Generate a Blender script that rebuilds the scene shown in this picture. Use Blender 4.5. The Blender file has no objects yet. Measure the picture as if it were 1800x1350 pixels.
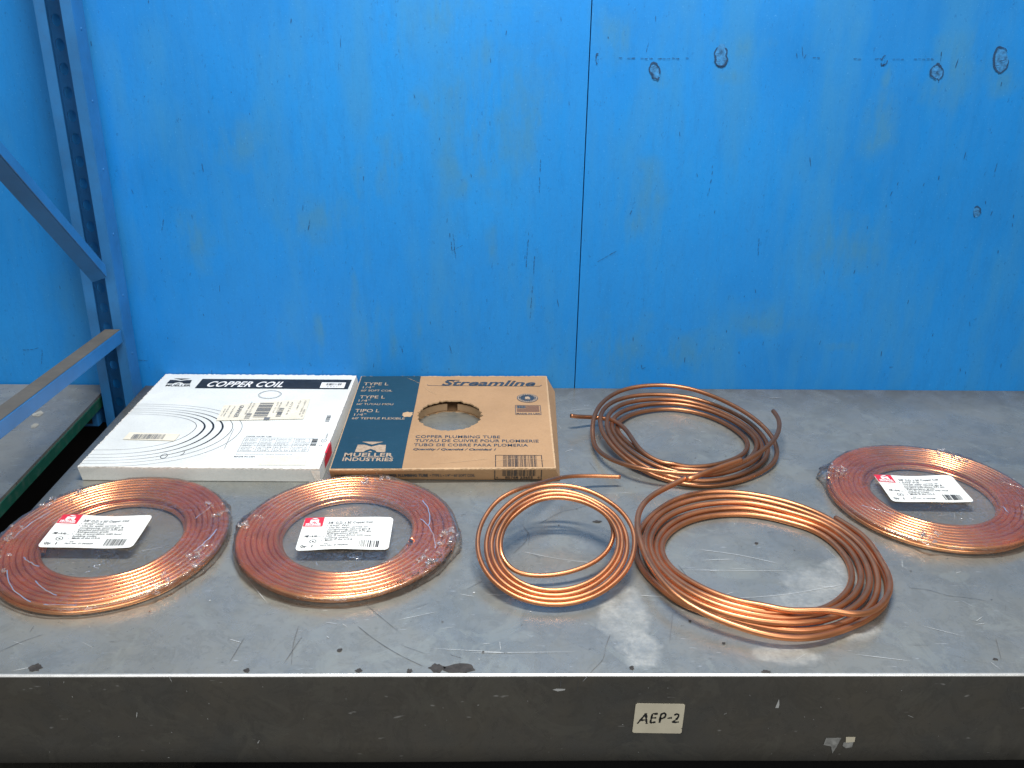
import bpy, bmesh, math, random
from mathutils import Vector, Matrix, noise as mnoise
random.seed(7)
S = bpy.context.scene
COL = S.collection

# ------------------------------------------------------------------ camera
cam_d = bpy.data.cameras.new('camera'); cam = bpy.data.objects.new('camera', cam_d); COL.objects.link(cam)
PITCH, YAW, ROLL = 0.407134, 0.0248952, 0.0160860
_f = Vector((math.sin(YAW)*math.cos(PITCH), math.cos(YAW)*math.cos(PITCH), -math.sin(PITCH)))
_r0 = Vector((math.cos(YAW), -math.sin(YAW), 0)); _u0 = _r0.cross(_f)
_r = math.cos(ROLL)*_r0 + math.sin(ROLL)*_u0; _u = -math.sin(ROLL)*_r0 + math.cos(ROLL)*_u0
m = Matrix((( _r.x, _u.x, -_f.x), (_r.y, _u.y, -_f.y), (_r.z, _u.z, -_f.z))).to_4x4()
m.translation = (0, -1.06539, 0.915)
cam.matrix_world = m
cam_d.sensor_width = 36; cam_d.lens = 1641.925/1800*36
cam_d.clip_start = .02; cam_d.clip_end = 100
S.camera = cam
S.render.resolution_x = 1024; S.render.resolution_y = 768

# ------------------------------------------------------------------ ambient light of the hall and the overhead lamps
w = bpy.data.worlds.new('World'); S.world = w; w.use_nodes = True
nt = w.node_tree; bg = nt.nodes['Background']
tc = nt.nodes.new('ShaderNodeTexCoord'); sp = nt.nodes.new('ShaderNodeSeparateXYZ'); cr = nt.nodes.new('ShaderNodeValToRGB')
mr = nt.nodes.new('ShaderNodeMapRange'); mr.inputs[1].default_value = -1; mr.inputs[2].default_value = 1
nt.links.new(tc.outputs['Generated'], sp.inputs[0]); nt.links.new(sp.outputs['Z'], mr.inputs[0]); nt.links.new(mr.outputs[0], cr.inputs[0])
e = cr.color_ramp.elements
e[0].position = 0.0; e[0].color = (.02, .019, .017, 1)
e[1].position = 1.0; e[1].color = (.36, .37, .38, 1)
k = e.new(.5); k.color = (.10, .097, .09, 1)
k = e.new(.62); k.color = (.20, .195, .19, 1)
nt.links.new(cr.outputs[0], bg.inputs[0]); bg.inputs[1].default_value = 1.0

def area(name, loc, target, sx, sy, power, col):
    d = bpy.data.lights.new(name, 'AREA'); d.shape = 'RECTANGLE'; d.size = sx; d.size_y = sy; d.energy = power; d.color = col
    o = bpy.data.objects.new(name, d); COL.objects.link(o); o.location = loc
    o.rotation_euler = (Vector(target)-Vector(loc)).to_track_quat('-Z', 'Y').to_euler()
    return o
area('overhead_lamp', (.1, .20, 2.5), (.1, .56, 0), 1.15, .18, 82, (1, .975, .94))
area('hall_lamp', (.1, -2.3, 2.3), (.1, .8, .3), 4.2, 2.2, 80, (1, .98, .95))
S.view_settings.view_transform = 'Standard'; S.view_settings.look = 'None'
S.view_settings.exposure = 0; S.view_settings.gamma = 1
S.view_settings.use_curve_mapping = False
# ------------------------------------------------------------------ measured outlines (world metres)
SCRATCH_BRIGHT = [[(0.3703, 0.3243), (0.4366, 0.3068), (0.4993, 0.2809)], [(0.3731, 0.1792), (0.4839, 0.1931), (0.5924, 0.2216)], [(0.3654, 0.2908), (0.4237, 0.2945)], [(0.3332, 0.2618), (0.5224, 0.259)], [(0.058, 0.316), (0.1174, 0.2952), (0.1944, 0.2783)], [(-0.0038, 0.1923), (0.0645, 0.1893)], [(-0.0844, 0.0586), (0.0342, 0.0482)], [(-0.0249, 0.0483), (0.1273, 0.0507)], [(0.1822, 0.9009), (0.2366, 0.9143)], [(0.2407, 0.1912), (0.2862, 0.1851)], [(0.2204, 0.5182), (0.2766, 0.523)], [(-0.6099, 0.3134), (-0.5571, 0.3314)], [(0.5438, 0.0454), (0.6232, 0.0301)], [(0.6753, 0.1124), (0.7342, 0.0849)], [(-0.6813, 0.0093), (-0.6535, 0.0189)], [(-0.4216, 0.263), (-0.3533, 0.1691)], [(0.7321, 0.7112), (0.7968, 0.6855)], [(-0.1414, 0.126), (-0.0807, 0.1475)]]
SCRATCH_DARK = [[(-0.2928, 0.112), (-0.2928, 0.0716), (-0.2862, 0.021)], [(-0.203, 0.112), (-0.1712, 0.0782), (-0.1339, 0.0458), (-0.0944, 0.0183)], [(-0.1316, 0.0664), (-0.092, 0.0457)], [(0.2729, 0.0715), (0.2916, 0.1479)], [(0.3223, 0.2821), (0.3419, 0.2084)], [(-0.0374, 0.2061), (-0.0097, 0.2315)], [(0.7785, 0.0849), (0.7608, 0.0325)], [(-0.377, 0.0272), (-0.3688, 0.0848)], [(0.0676, 0.3339), (0.0709, 0.3708), (0.0615, 0.3994)], [(0.0389, 0.3071), (0.0651, 0.3521), (0.0691, 0.3802)], [(0.2052, 0.6519), (0.2182, 0.6054)], [(-0.1998, 0.1693), (-0.1388, 0.0983)], [(-0.6949, 0.1118), (-0.6945, 0.0955)], [(-0.2973, 0.0271), (-0.2834, 0.0848)], [(0.3204, 0.1701), (0.3434, 0.1479)]]
SPOTS = [(-0.6508, 0.0165, 0.0089, 0.0085), (-0.5013, 0.0007, 0.0072, 0.0036), (-0.3474, 0.0101, 0.0049, 0.0048), (-0.2215, 0.0547, 0.0042, 0.0039), (-0.0753, 0.0158, 0.0107, 0.0098), (-0.0423, 0.0146, 0.0231, 0.0098), (-0.1141, 0.0086, 0.0041, 0.0048), (-0.1878, 0.0099, 0.0049, 0.0049), (0.1987, 0.4158, 0.0074, 0.004), (0.2075, 0.0155, 0.0033, 0.0049), (0.4026, 0.0068, 0.0066, 0.0037), (0.7529, 0.0338, 0.0043, 0.0025), (0.4765, 0.3447, 0.0031, 0.0037), (0.3141, 0.1235, 0.0027, 0.0028), (0.3548, 0.0702, 0.0026, 0.0026), (-0.3403, 0.0005, 0.0065, 0.0024)]
KNOTS = [(0.4879, 0.7754, 0.0171, 0.0206), (1.0915, 0.7755, 0.0197, 0.0252), (0.3477, 0.7435, 0.011, 0.0174), (0.9584, 0.7481, 0.0124, 0.0186), (1.11, 0.4463, 0.0105, 0.0118), (0.2231, 0.7661, 0.0036, 0.0126), (0.8392, 0.7709, 0.005, 0.0138)]
WALL_CRACKS = [[(0.2594, 0.7689), (0.3325, 0.7676), (0.4298, 0.77)], [(0.674, 0.7745), (0.7109, 0.7738)], [(0.7724, 0.7735), (0.9569, 0.7748)], [(0.9598, 0.791), (0.9605, 0.7563)], [(1.007, 0.528), (1.0078, 0.4843)], [(0.494, 0.5323), (0.4881, 0.4748)], [(0.5108, 0.4557), (0.5037, 0.4229)], [(0.6161, 0.391), (0.6186, 0.3371)], [(0.3181, 0.7994), (0.3144, 0.7822)], [(0.3302, 0.7995), (0.3267, 0.7801)], [(0.6755, 0.7986), (0.6632, 0.7639)], [(0.3174, 0.4406), (0.3084, 0.4196)], [(1.1959, 0.463), (1.1988, 0.4102)], [(0.2458, 0.32), (0.2906, 0.3475)], [(-1.0654, 0.1123), (-1.0774, 0.0538)], [(-1.1164, 0.0902), (-1.0892, 0.0918), (-1.0661, 0.1007)], [(0.6577, 0.1257), (0.6549, 0.1036)], [(-0.8465, 0.0673), (-0.8212, 0.0645)], [(-0.4114, 0.4134), (-0.4171, 0.3871)], [(-0.0873, 0.3839), (-0.0826, 0.3236)], [(-0.0964, 0.3838), (-0.0903, 0.3438), (-0.064, 0.3575)], [(0.1001, 0.3322), (0.0931, 0.1791)], [(0.0855, 0.3988), (0.081, 0.3048)], [(0.1074, 0.5529), (0.1069, 0.4771)], [(-0.7404, 0.41), (-0.7477, 0.3838)], [(0.3699, 0.0643), (0.3774, 0.0569), (0.3679, 0.0523), (0.3657, 0.0643)], [(0.977, 0.0687), (0.9853, 0.0613), (0.9741, 0.0612)], [(1.2505, 0.0737), (1.2511, 0.0586)]]
WALL_STAINS = [(-0.0563, 0.6125, 0.056, 0.075), (-0.0945, 0.5381, 0.025, 0.075), (-0.0696, 0.488, 0.022, 0.037), (-0.2332, 0.5366, 0.028, 0.075), (-0.2973, 0.5108, 0.015, 0.062), (-0.1483, 0.6714, 0.031, 0.044), (-0.1985, 0.8204, 0.037, 0.062), (-0.1028, 0.8439, 0.062, 0.05), (0.0808, 0.6142, 0.037, 0.075), (0.3322, 0.4145, 0.035, 0.05), (0.3525, 0.4926, 0.037, 0.075), (0.2567, 0.8155, 0.05, 0.062), (0.5246, 0.7965, 0.062, 0.037), (0.3606, 0.7192, 0.022, 0.022), (0.5065, 0.7386, 0.05, 0.02), (0.8525, 0.7373, 0.013, 0.031), (0.8514, 0.6357, 0.037, 0.087), (0.9686, 0.7153, 0.015, 0.022), (1.1045, 0.723, 0.031, 0.031), (0.8509, 0.1125, 0.031, 0.013), (0.8155, 0.339, 0.1, 0.087), (0.2988, 0.0935, 0.075, 0.1), (-0.3926, 0.4071, 0.075, 0.062), (1.0223, 0.7571, 0.113, 0.075), (-0.0191, 0.6492, 0.125, 0.188), (-0.3028, 0.1327, 0.01, 0.062), (-0.2695, 0.1185, 0.009, 0.075), (-0.2355, 0.1188, 0.01, 0.069), (-0.1736, 0.1482, 0.015, 0.05), (-0.411, 0.1319, 0.013, 0.062), (-0.3194, 0.204, 0.01, 0.075), (-0.0052, 0.358, 0.018, 0.05), (0.0894, 0.2216, 0.013, 0.062), (-0.6666, 0.3648, 0.05, 0.075), (-0.5546, 0.5822, 0.075, 0.05), (0.4784, 0.0949, 0.075, 0.05), (0.6342, 0.1836, 0.1, 0.037)]
TABLE_PATCHES = [(0.215, 0.141, 0.041, 0.091), (0.23, 0.058, 0.034, 0.04), (0.543, 0.201, 0.057, 0.073), (0.496, 0.17, 0.046, 0.038), (0.623, 0.266, 0.059, 0.043), (0.516, 0.119, 0.099, 0.036), (0.45, 0.045, 0.051, 0.026), (0.524, 0.17, 0.028, 0.031)]
PATH_THIN = [(0.2565,0.5464,0.0220),(0.2228,0.5456,0.0240),(0.1789,0.5394,0.0280),(0.1454,0.5243,0.0340),(0.1177,0.4931,0.0450),(0.0840,0.4439,0.0620),(0.0522,0.4006,0.0778),(0.0167,0.3771,0.0717),(-0.0044,0.3432,0.0628),(-0.0177,0.3080,0.0537),(-0.0211,0.2740,0.0448),(-0.0164,0.2389,0.0357),(-0.0017,0.2050,0.0269),(0.0213,0.1788,0.0201),(0.0507,0.1592,0.0150),(0.0937,0.1488,0.0123),(0.1373,0.1534,0.0135),(0.1734,0.1679,0.0172),(0.2119,0.1999,0.0256),(0.2337,0.2326,0.0341),(0.2461,0.2748,0.0450),(0.2462,0.3089,0.0539),(0.2335,0.3442,0.0631),(0.2112,0.3714,0.0702),(0.1838,0.3934,0.0759),(0.1552,0.4060,0.0792),(0.1218,0.4108,0.0804),(0.0919,0.4065,0.0793),(0.0557,0.3839,0.0764),(0.0262,0.3540,0.0686),(0.0070,0.3246,0.0610),(-0.0037,0.2924,0.0526),(-0.0066,0.2589,0.0439),(-0.0000,0.2243,0.0349),(0.0160,0.1942,0.0271),(0.0387,0.1736,0.0217),(0.0680,0.1588,0.0179),(0.1024,0.1529,0.0164),(0.1375,0.1578,0.0176),(0.1738,0.1743,0.0219),(0.2030,0.2012,0.0289),(0.2248,0.2363,0.0380),(0.2329,0.2715,0.0472),(0.2308,0.3055,0.0560),(0.2173,0.3381,0.0645),(0.1909,0.3652,0.0715),(0.1537,0.3870,0.0772),(0.1188,0.3946,0.0792),(0.0852,0.3886,0.0776),(0.0513,0.3623,0.0738),(0.0241,0.3313,0.0657),(0.0080,0.2988,0.0573),(0.0019,0.2675,0.0491),(0.0053,0.2325,0.0401),(0.0196,0.2021,0.0322),(0.0422,0.1792,0.0262),(0.0716,0.1642,0.0223),(0.1027,0.1590,0.0209),(0.1379,0.1654,0.0226),(0.1708,0.1816,0.0268),(0.1984,0.2103,0.0343),(0.2183,0.2446,0.0432),(0.2247,0.2777,0.0518),(0.2203,0.3145,0.0614),(0.1987,0.3461,0.0696),(0.1623,0.3734,0.0767),(0.1240,0.3830,0.0792),(0.0906,0.3778,0.0778),(0.0550,0.3532,0.0714),(0.0287,0.3178,0.0652),(0.0148,0.2833,0.0563),(0.0116,0.2501,0.0476),(0.0179,0.2214,0.0402),(0.0336,0.1957,0.0335),(0.0562,0.1772,0.0287),(0.0856,0.1676,0.0262),(0.1117,0.1666,0.0259),(0.1473,0.1763,0.0284),(0.1790,0.1960,0.0336),(0.2033,0.2252,0.0412),(0.2156,0.2553,0.0490),(0.2174,0.2889,0.0577),(0.2075,0.3210,0.0661),(0.1851,0.3464,0.0727),(0.1522,0.3680,0.0753),(0.1137,0.3737,0.0768),(0.0843,0.3664,0.0749),(0.0509,0.3429,0.0688),(0.0296,0.3175,0.0621),(0.0186,0.2867,0.0541),(0.0166,0.2557,0.0461),(0.0234,0.2344,0.0345),(0.0396,0.2215,0.0252),(0.0559,0.2206,0.0190),(0.0792,0.2177,0.0182),(0.1155,0.2211,0.0191),(0.1526,0.2337,0.0224),(0.1815,0.2510,0.0269),(0.2043,0.2770,0.0336),(0.2135,0.3007,0.0458),(0.2127,0.3256,0.0522),(0.2034,0.3484,0.0582),(0.1811,0.3616,0.0676),(0.1625,0.3720,0.0703)]
PATH_FRONT = [(0.4912,0.5450,0.0620),(0.4511,0.5227,0.0600),(0.4079,0.4997,0.0570),(0.3650,0.4730,0.0530),(0.3878,0.5040,0.0500),(0.3453,0.4741,0.0460),(0.3093,0.4460,0.0440),(0.2811,0.4129,0.0420),(0.2649,0.3735,0.0400),(0.2584,0.3304,0.0380),(0.2576,0.2836,0.0370),(0.2621,0.2352,0.0360),(0.2751,0.1864,0.0340),(0.2914,0.1505,0.0310),(0.3151,0.1238,0.0270),(0.3454,0.1015,0.0230),(0.3799,0.0835,0.0200),(0.4113,0.0693,0.0180),(0.4452,0.0631,0.0160),(0.4775,0.0646,0.0140),(0.5127,0.0746,0.0120),(0.5523,0.0951,0.0090),(0.5945,0.1206,0.0070),(0.6325,0.1556,0.0060),(0.6564,0.2018,0.0050),(0.6674,0.2451,0.0050),(0.6657,0.2919,0.0070),(0.6539,0.3551,0.0090),(0.6311,0.4076,0.0100),(0.5968,0.4478,0.0110),(0.5525,0.4783,0.0120),(0.4985,0.5001,0.0120),(0.4568,0.5068,0.0120),(0.4073,0.5032,0.0120),(0.3575,0.4814,0.0110),(0.3166,0.4429,0.0100),(0.2878,0.4067,0.0080),(0.2681,0.3674,0.0060),(0.2547,0.3195,0.0050),(0.2564,0.2604,0.0050),(0.2748,0.2128,0.0050),(0.2973,0.1719,0.0060),(0.3219,0.1483,0.0060),(0.3539,0.1324,0.0060),(0.3892,0.1151,0.0060),(0.4251,0.1012,0.0060),(0.4615,0.0928,0.0060),(0.4983,0.0935,0.0060),(0.5388,0.1046,0.0060),(0.5823,0.1288,0.0060),(0.6166,0.1616,0.0070),(0.6403,0.2039,0.0090),(0.6535,0.2485,0.0110),(0.6556,0.3001,0.0130),(0.6446,0.3457,0.0150),(0.6211,0.3882,0.0160),(0.5884,0.4230,0.0160),(0.5455,0.4554,0.0160),(0.4927,0.4790,0.0160),(0.4510,0.4834,0.0160),(0.3954,0.4731,0.0160),(0.3488,0.4498,0.0150),(0.3124,0.4189,0.0140),(0.2880,0.3780,0.0140),(0.2717,0.3278,0.0140),(0.2724,0.2761,0.0140),(0.2834,0.2274,0.0140),(0.2977,0.1912,0.0150),(0.3207,0.1578,0.0150),(0.3526,0.1315,0.0160),(0.3874,0.1124,0.0160),(0.4344,0.1002,0.0160),(0.4702,0.0975,0.0160),(0.5069,0.1042,0.0150),(0.5472,0.1200,0.0140),(0.5894,0.1516,0.0130),(0.6203,0.1920,0.0120),(0.6378,0.2390,0.0120),(0.6433,0.3000,0.0130),(0.6302,0.3472,0.0140),(0.6106,0.3866,0.0140),(0.5822,0.4105,0.0140),(0.5408,0.4383,0.0150),(0.4883,0.4609,0.0150),(0.4462,0.4622,0.0150),(0.3913,0.4518,0.0140),(0.3481,0.4306,0.0130),(0.3146,0.4004,0.0120),(0.2921,0.3626,0.0120),(0.2801,0.3221,0.0120),(0.2786,0.2776,0.0130),(0.2867,0.2339,0.0150),(0.3010,0.1984,0.0180),(0.3240,0.1656,0.0200),(0.3542,0.1403,0.0200),(0.3890,0.1209,0.0200),(0.4367,0.1099,0.0190),(0.4740,0.1113,0.0180),(0.5165,0.1209,0.0160),(0.5544,0.1412,0.0140),(0.5920,0.1769,0.0120),(0.6175,0.2180,0.0100),(0.6293,0.2596,0.0090),(0.6325,0.3119,0.0080),(0.6193,0.3565,0.0080),(0.6003,0.3914,0.0080),(0.5706,0.4120,0.0080),(0.5341,0.4299,0.0080),(0.4869,0.4523,0.0080),(0.4444,0.4510,0.0080),(0.3946,0.4392,0.0080),(0.3538,0.4167,0.0080),(0.3197,0.3831,0.0080),(0.2965,0.3416,0.0080),(0.2886,0.3006,0.0090),(0.2927,0.2544,0.0120),(0.3045,0.2167,0.0160),(0.3266,0.1786,0.0200),(0.3557,0.1484,0.0220),(0.3912,0.1306,0.0220),(0.4381,0.1163,0.0220),(0.4752,0.1162,0.0200),(0.5144,0.1279,0.0160),(0.5498,0.1529,0.0120),(0.5872,0.1937,0.0080),(0.6074,0.2315,0.0060),(0.6182,0.2737,0.0050),(0.6160,0.3164,0.0050),(0.6046,0.3566,0.0050),(0.5838,0.3867,0.0050),(0.5580,0.4032,0.0050),(0.5246,0.4225,0.0050),(0.4828,0.4347,0.0050),(0.4409,0.4344,0.0050),(0.3970,0.4243,0.0050),(0.3567,0.4033,0.0050),(0.3255,0.3723,0.0060),(0.3037,0.3327,0.0080),(0.2974,0.2891,0.0110),(0.3031,0.2480,0.0150),(0.3195,0.2125,0.0190),(0.3442,0.1778,0.0220),(0.3738,0.1511,0.0240),(0.4047,0.1341,0.0260),(0.4435,0.1153,0.0280),(0.4739,0.1092,0.0300),(0.4993,0.1084,0.0320),(0.5250,0.1081,0.0330),(0.5460,0.1002,0.0330),(0.5676,0.0994,0.0310),(0.5943,0.1120,0.0280),(0.6274,0.1467,0.0220),(0.6533,0.1889,0.0170),(0.6667,0.2322,0.0140),(0.6683,0.2668,0.0140),(0.6704,0.3079,0.0150),(0.6660,0.3494,0.0150),(0.6533,0.3837,0.0130),(0.6397,0.4143,0.0110)]
PATH_BACK = [(0.6256,0.7979,0.0500),(0.6259,0.7581,0.0520),(0.6131,0.7055,0.0520),(0.5922,0.6623,0.0500),(0.5705,0.6328,0.0480),(0.5377,0.6002,0.0450),(0.4980,0.5687,0.0420),(0.4582,0.5445,0.0400),(0.4216,0.5317,0.0380),(0.3782,0.5350,0.0360),(0.3310,0.5479,0.0340),(0.2914,0.5642,0.0330),(0.2610,0.5927,0.0280),(0.2386,0.6295,0.0220),(0.2244,0.6734,0.0160),(0.2206,0.7181,0.0120),(0.2214,0.7532,0.0200),(0.2258,0.7858,0.0300),(0.2400,0.8355,0.0360),(0.2697,0.8890,0.0400),(0.3113,0.9283,0.0430),(0.3573,0.9455,0.0450),(0.4084,0.9510,0.0450),(0.4534,0.9391,0.0450),(0.4953,0.9134,0.0430),(0.5448,0.8583,0.0400),(0.5779,0.8070,0.0350),(0.6003,0.7544,0.0280),(0.6080,0.7002,0.0200),(0.5991,0.6548,0.0120),(0.5735,0.6156,0.0080),(0.5222,0.5742,0.0060),(0.4767,0.5513,0.0050),(0.4214,0.5403,0.0050),(0.3785,0.5506,0.0050),(0.3372,0.5736,0.0070),(0.3034,0.6002,0.0120),(0.2750,0.6345,0.0180),(0.2528,0.6825,0.0240),(0.2403,0.7372,0.0280),(0.2412,0.7928,0.0300),(0.2548,0.8451,0.0300),(0.2864,0.8950,0.0290),(0.3440,0.9320,0.0270),(0.4083,0.9412,0.0250),(0.4697,0.9320,0.0220),(0.5251,0.8965,0.0180),(0.5723,0.8353,0.0150),(0.5940,0.7671,0.0120),(0.5938,0.7010,0.0100),(0.5703,0.6444,0.0080),(0.5289,0.6008,0.0060),(0.4812,0.5711,0.0060),(0.4250,0.5582,0.0060),(0.3856,0.5613,0.0080),(0.3474,0.5729,0.0120),(0.3084,0.6004,0.0180),(0.2762,0.6466,0.0240),(0.2567,0.7056,0.0280),(0.2532,0.7681,0.0290),(0.2655,0.8249,0.0280),(0.2968,0.8782,0.0260),(0.3480,0.9136,0.0220),(0.4066,0.9279,0.0190),(0.4682,0.9210,0.0160),(0.5209,0.8759,0.0150),(0.5620,0.8172,0.0130),(0.5817,0.7539,0.0120),(0.5797,0.6970,0.0120),(0.5567,0.6473,0.0120),(0.5155,0.6047,0.0130),(0.4685,0.5779,0.0140),(0.4256,0.5653,0.0150),(0.3742,0.5761,0.0170),(0.3297,0.5997,0.0200),(0.2934,0.6506,0.0220),(0.2719,0.7114,0.0220),(0.2651,0.7735,0.0200),(0.2757,0.8253,0.0180),(0.3127,0.8782,0.0150),(0.3734,0.9128,0.0130),(0.4367,0.9181,0.0120),(0.4935,0.8907,0.0120),(0.5381,0.8426,0.0120),(0.5678,0.7801,0.0120),(0.5748,0.7219,0.0120),(0.5578,0.6735,0.0130),(0.5271,0.6299,0.0140),(0.4720,0.5943,0.0160),(0.4236,0.5826,0.0170),(0.3768,0.5909,0.0180),(0.3383,0.6197,0.0200),(0.3068,0.6665,0.0200),(0.2839,0.7258,0.0180),(0.2778,0.7793,0.0140),(0.2896,0.8249,0.0100),(0.3310,0.8740,0.0070),(0.3969,0.9009,0.0060),(0.4489,0.8972,0.0060),(0.5034,0.8619,0.0060),(0.5432,0.7980,0.0070),(0.5566,0.7339,0.0090),(0.5452,0.6893,0.0110),(0.5176,0.6473,0.0140),(0.4620,0.6100,0.0160),(0.4182,0.5957,0.0180),(0.3668,0.5961,0.0200),(0.3368,0.6122,0.0240),(0.3134,0.6393,0.0280),(0.3010,0.6896,0.0300),(0.2923,0.7508,0.0280),(0.2754,0.7997,0.0220),(0.2512,0.8207,0.0200),(0.2150,0.8174,0.0240),(0.1866,0.8015,0.0320),(0.1763,0.8027,0.0340)]

# ------------------------------------------------------------------ helpers
def tag(o, label=None, cat=None, group=None, kind=None):
    if label: o['label'] = label
    if cat: o['category'] = cat
    if group: o['group'] = group
    if kind: o['kind'] = kind
    return o
def empty(name, loc, label, cat, group=None):
    o = bpy.data.objects.new(name, None); COL.objects.link(o); o.location = loc; o.empty_display_size = .05
    return tag(o, label, cat, group)
def link(name, bm, mats, parent=None, smooth=False, label=None):
    me = bpy.data.meshes.new(name); bm.to_mesh(me); bm.free()
    for mt in (mats if isinstance(mats, (list, tuple)) else [mats]): me.materials.append(mt)
    if smooth:
        for p in me.polygons: p.use_smooth = True
    o = bpy.data.objects.new(name, me); COL.objects.link(o)
    if parent:
        root = parent
        off = Vector(parent.location)
        while root.parent: root = root.parent; off += Vector(root.location)
        # geometry is written in world metres: move it into the parent's space
        me.transform(Matrix.Translation(-off)); o.parent = parent
    if label: o['label'] = label
    return o
def box(bm, x0, x1, y0, y1, z0, z1, mi=0):
    v = [bm.verts.new(p) for p in ((x0,y0,z0),(x1,y0,z0),(x1,y1,z0),(x0,y1,z0),(x0,y0,z1),(x1,y0,z1),(x1,y1,z1),(x0,y1,z1))]
    fs = []
    for q in ((0,3,2,1),(4,5,6,7),(0,1,5,4),(1,2,6,5),(2,3,7,6),(3,0,4,7)):
        f = bm.faces.new([v[i] for i in q]); f.material_index = mi; fs.append(f)
    return v
def poly(bm, pts, mi=0):
    f = bm.faces.new([bm.verts.new(p) for p in pts]); f.material_index = mi
    return f
def rect(bm, x0, x1, y0, y1, z, mi=0): return poly(bm, [(x0,y0,z),(x1,y0,z),(x1,y1,z),(x0,y1,z)], mi)
def slab(bm, pts, axis, t, mi=0):
    "polygon given in 3-D extruded by t along axis (closed solid)"
    a = Vector(axis)*t
    lo = [bm.verts.new(p) for p in pts]; hi = [bm.verts.new(Vector(p)+a) for p in pts]
    n = len(pts); fs = [bm.faces.new(lo[::-1]), bm.faces.new(hi)]
    for i in range(n): fs.append(bm.faces.new((lo[i], lo[(i+1)%n], hi[(i+1)%n], hi[i])))
    for f in fs: f.material_index = mi
def bevel(bm, w, seg=2):
    bmesh.ops.recalc_face_normals(bm, faces=bm.faces)
    bmesh.ops.bevel(bm, geom=list(bm.edges), offset=w, segments=seg, affect='EDGES', profile=.6)
def ribbon(bm, pts, wdt, plane='z', lvl=0., mi=0, taper=True):
    "thin flat mark through 2-D points; plane z: (x,y)->z=lvl ; plane y: (x,z)->y=lvl"
    P = smooth2(pts, 6) if len(pts) > 2 else [Vector(p) for p in subdiv(pts, 5)]
    n = len(P); L, R = [], []
    for i, p in enumerate(P):
        t = (P[min(i+1, n-1)]-P[max(i-1, 0)]); t = t.normalized() if t.length else Vector((1, 0))
        nn = Vector((-t.y, t.x)); k = wdt*.5*(random.uniform(.5, 1.2))
        if taper and (i == 0 or i == n-1): k *= .15
        for s, Q in ((1, L), (-1, R)):
            q = p+nn*k*s
            Q.append(bm.verts.new((q.x, q.y, lvl) if plane == 'z' else (q.x, lvl, q.y)))
    for i in range(n-1):
        f = bm.faces.new((R[i], R[i+1], L[i+1], L[i])); f.material_index = mi
def subdiv(pts, n):
    out = []
    for a, b in zip(pts[:-1], pts[1:]):
        for k in range(n): out.append(tuple(a[j]+(b[j]-a[j])*k/n for j in range(len(a))))
    out.append(tuple(pts[-1])); return out
def catmull(P, n):
    P = [Vector(p) for p in P]; out = []
    Q = [P[0]*2-P[1]]+P+[P[-1]*2-P[-2]]
    for i in range(1, len(Q)-2):
        a, b, c, d = Q[i-1:i+3]
        t0 = 0; t1 = t0+max((b-a).length, 1e-6)**.5; t2 = t1+max((c-b).length, 1e-6)**.5; t3 = t2+max((d-c).length, 1e-6)**.5
        for k in range(n):
            t = t1+(t2-t1)*k/n
            A1 = a*((t1-t)/(t1-t0))+b*((t-t0)/(t1-t0)); A2 = b*((t2-t)/(t2-t1))+c*((t-t1)/(t2-t1)); A3 = c*((t3-t)/(t3-t2))+d*((t-t2)/(t3-t2))
            B1 = A1*((t2-t)/(t2-t0))+A2*((t-t0)/(t2-t0)); B2 = A2*((t3-t)/(t3-t1))+A3*((t-t1)/(t3-t1))
            out.append(B1*((t2-t)/(t2-t1))+B2*((t-t1)/(t2-t1)))
    out.append(P[-1]); return out
def smooth2(pts, n): return [v.to_2d() for v in catmull([(p[0], p[1], 0) for p in pts], n)]
def relax(P, it):
    for _ in range(it):
        Q = list(P)
        for i in range(1, len(P)-1): Q[i] = P[i]*.5+(P[i-1]+P[i+1])*.25
        P = Q
    return P
def even(P, d):
    out = [P[0]]; acc = 0
    for a, b in zip(P[:-1], P[1:]):
        L_ = (b-a).length; t = d-acc
        while t <= L_: out.append(a.lerp(b, t/L_)); t += d
        acc = L_-(t-d)
    return out
def tube(bm, P, r, sides=14, ends=True, mi=0, mi_in=1):
    "a swept pipe with cut ends recessed to a dark disc painted as bore shade"
    n = len(P); T = [(P[min(i+1, n-1)]-P[max(i-1, 0)]).normalized() for i in range(n)]
    up = Vector((0, 0, 1)); nn = (up-T[0]*up.dot(T[0])).normalized(); rings = []
    for i in range(n):
        nn = (nn-T[i]*nn.dot(T[i])).normalized(); bb = T[i].cross(nn)
        rings.append([bm.verts.new(P[i]+(nn*math.cos(a)+bb*math.sin(a))*r) for a in [2*math.pi*j/sides for j in range(sides)]])
        if i in (0, n-1) and ends:
            s = 1 if i == 0 else -1
            inn = [bm.verts.new(P[i]+(nn*math.cos(a)+bb*math.sin(a))*r*.8) for a in [2*math.pi*j/sides for j in range(sides)]]
            deep = [bm.verts.new(P[i]+T[i]*s*.003+(nn*math.cos(a)+bb*math.sin(a))*r*.8) for a in [2*math.pi*j/sides for j in range(sides)]]
            for j in range(sides):
                k = (j+1)%sides
                bm.faces.new((rings[-1][j], rings[-1][k], inn[k], inn[j])).material_index = mi
                bm.faces.new((inn[j], inn[k], deep[k], deep[j])).material_index = mi_in
            bm.faces.new(deep).material_index = mi_in
    for i in range(n-1):
        for j in range(sides):
            k = (j+1)%sides
            bm.faces.new((rings[i][j], rings[i][k], rings[i+1][k], rings[i+1][j])).material_index = mi

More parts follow.
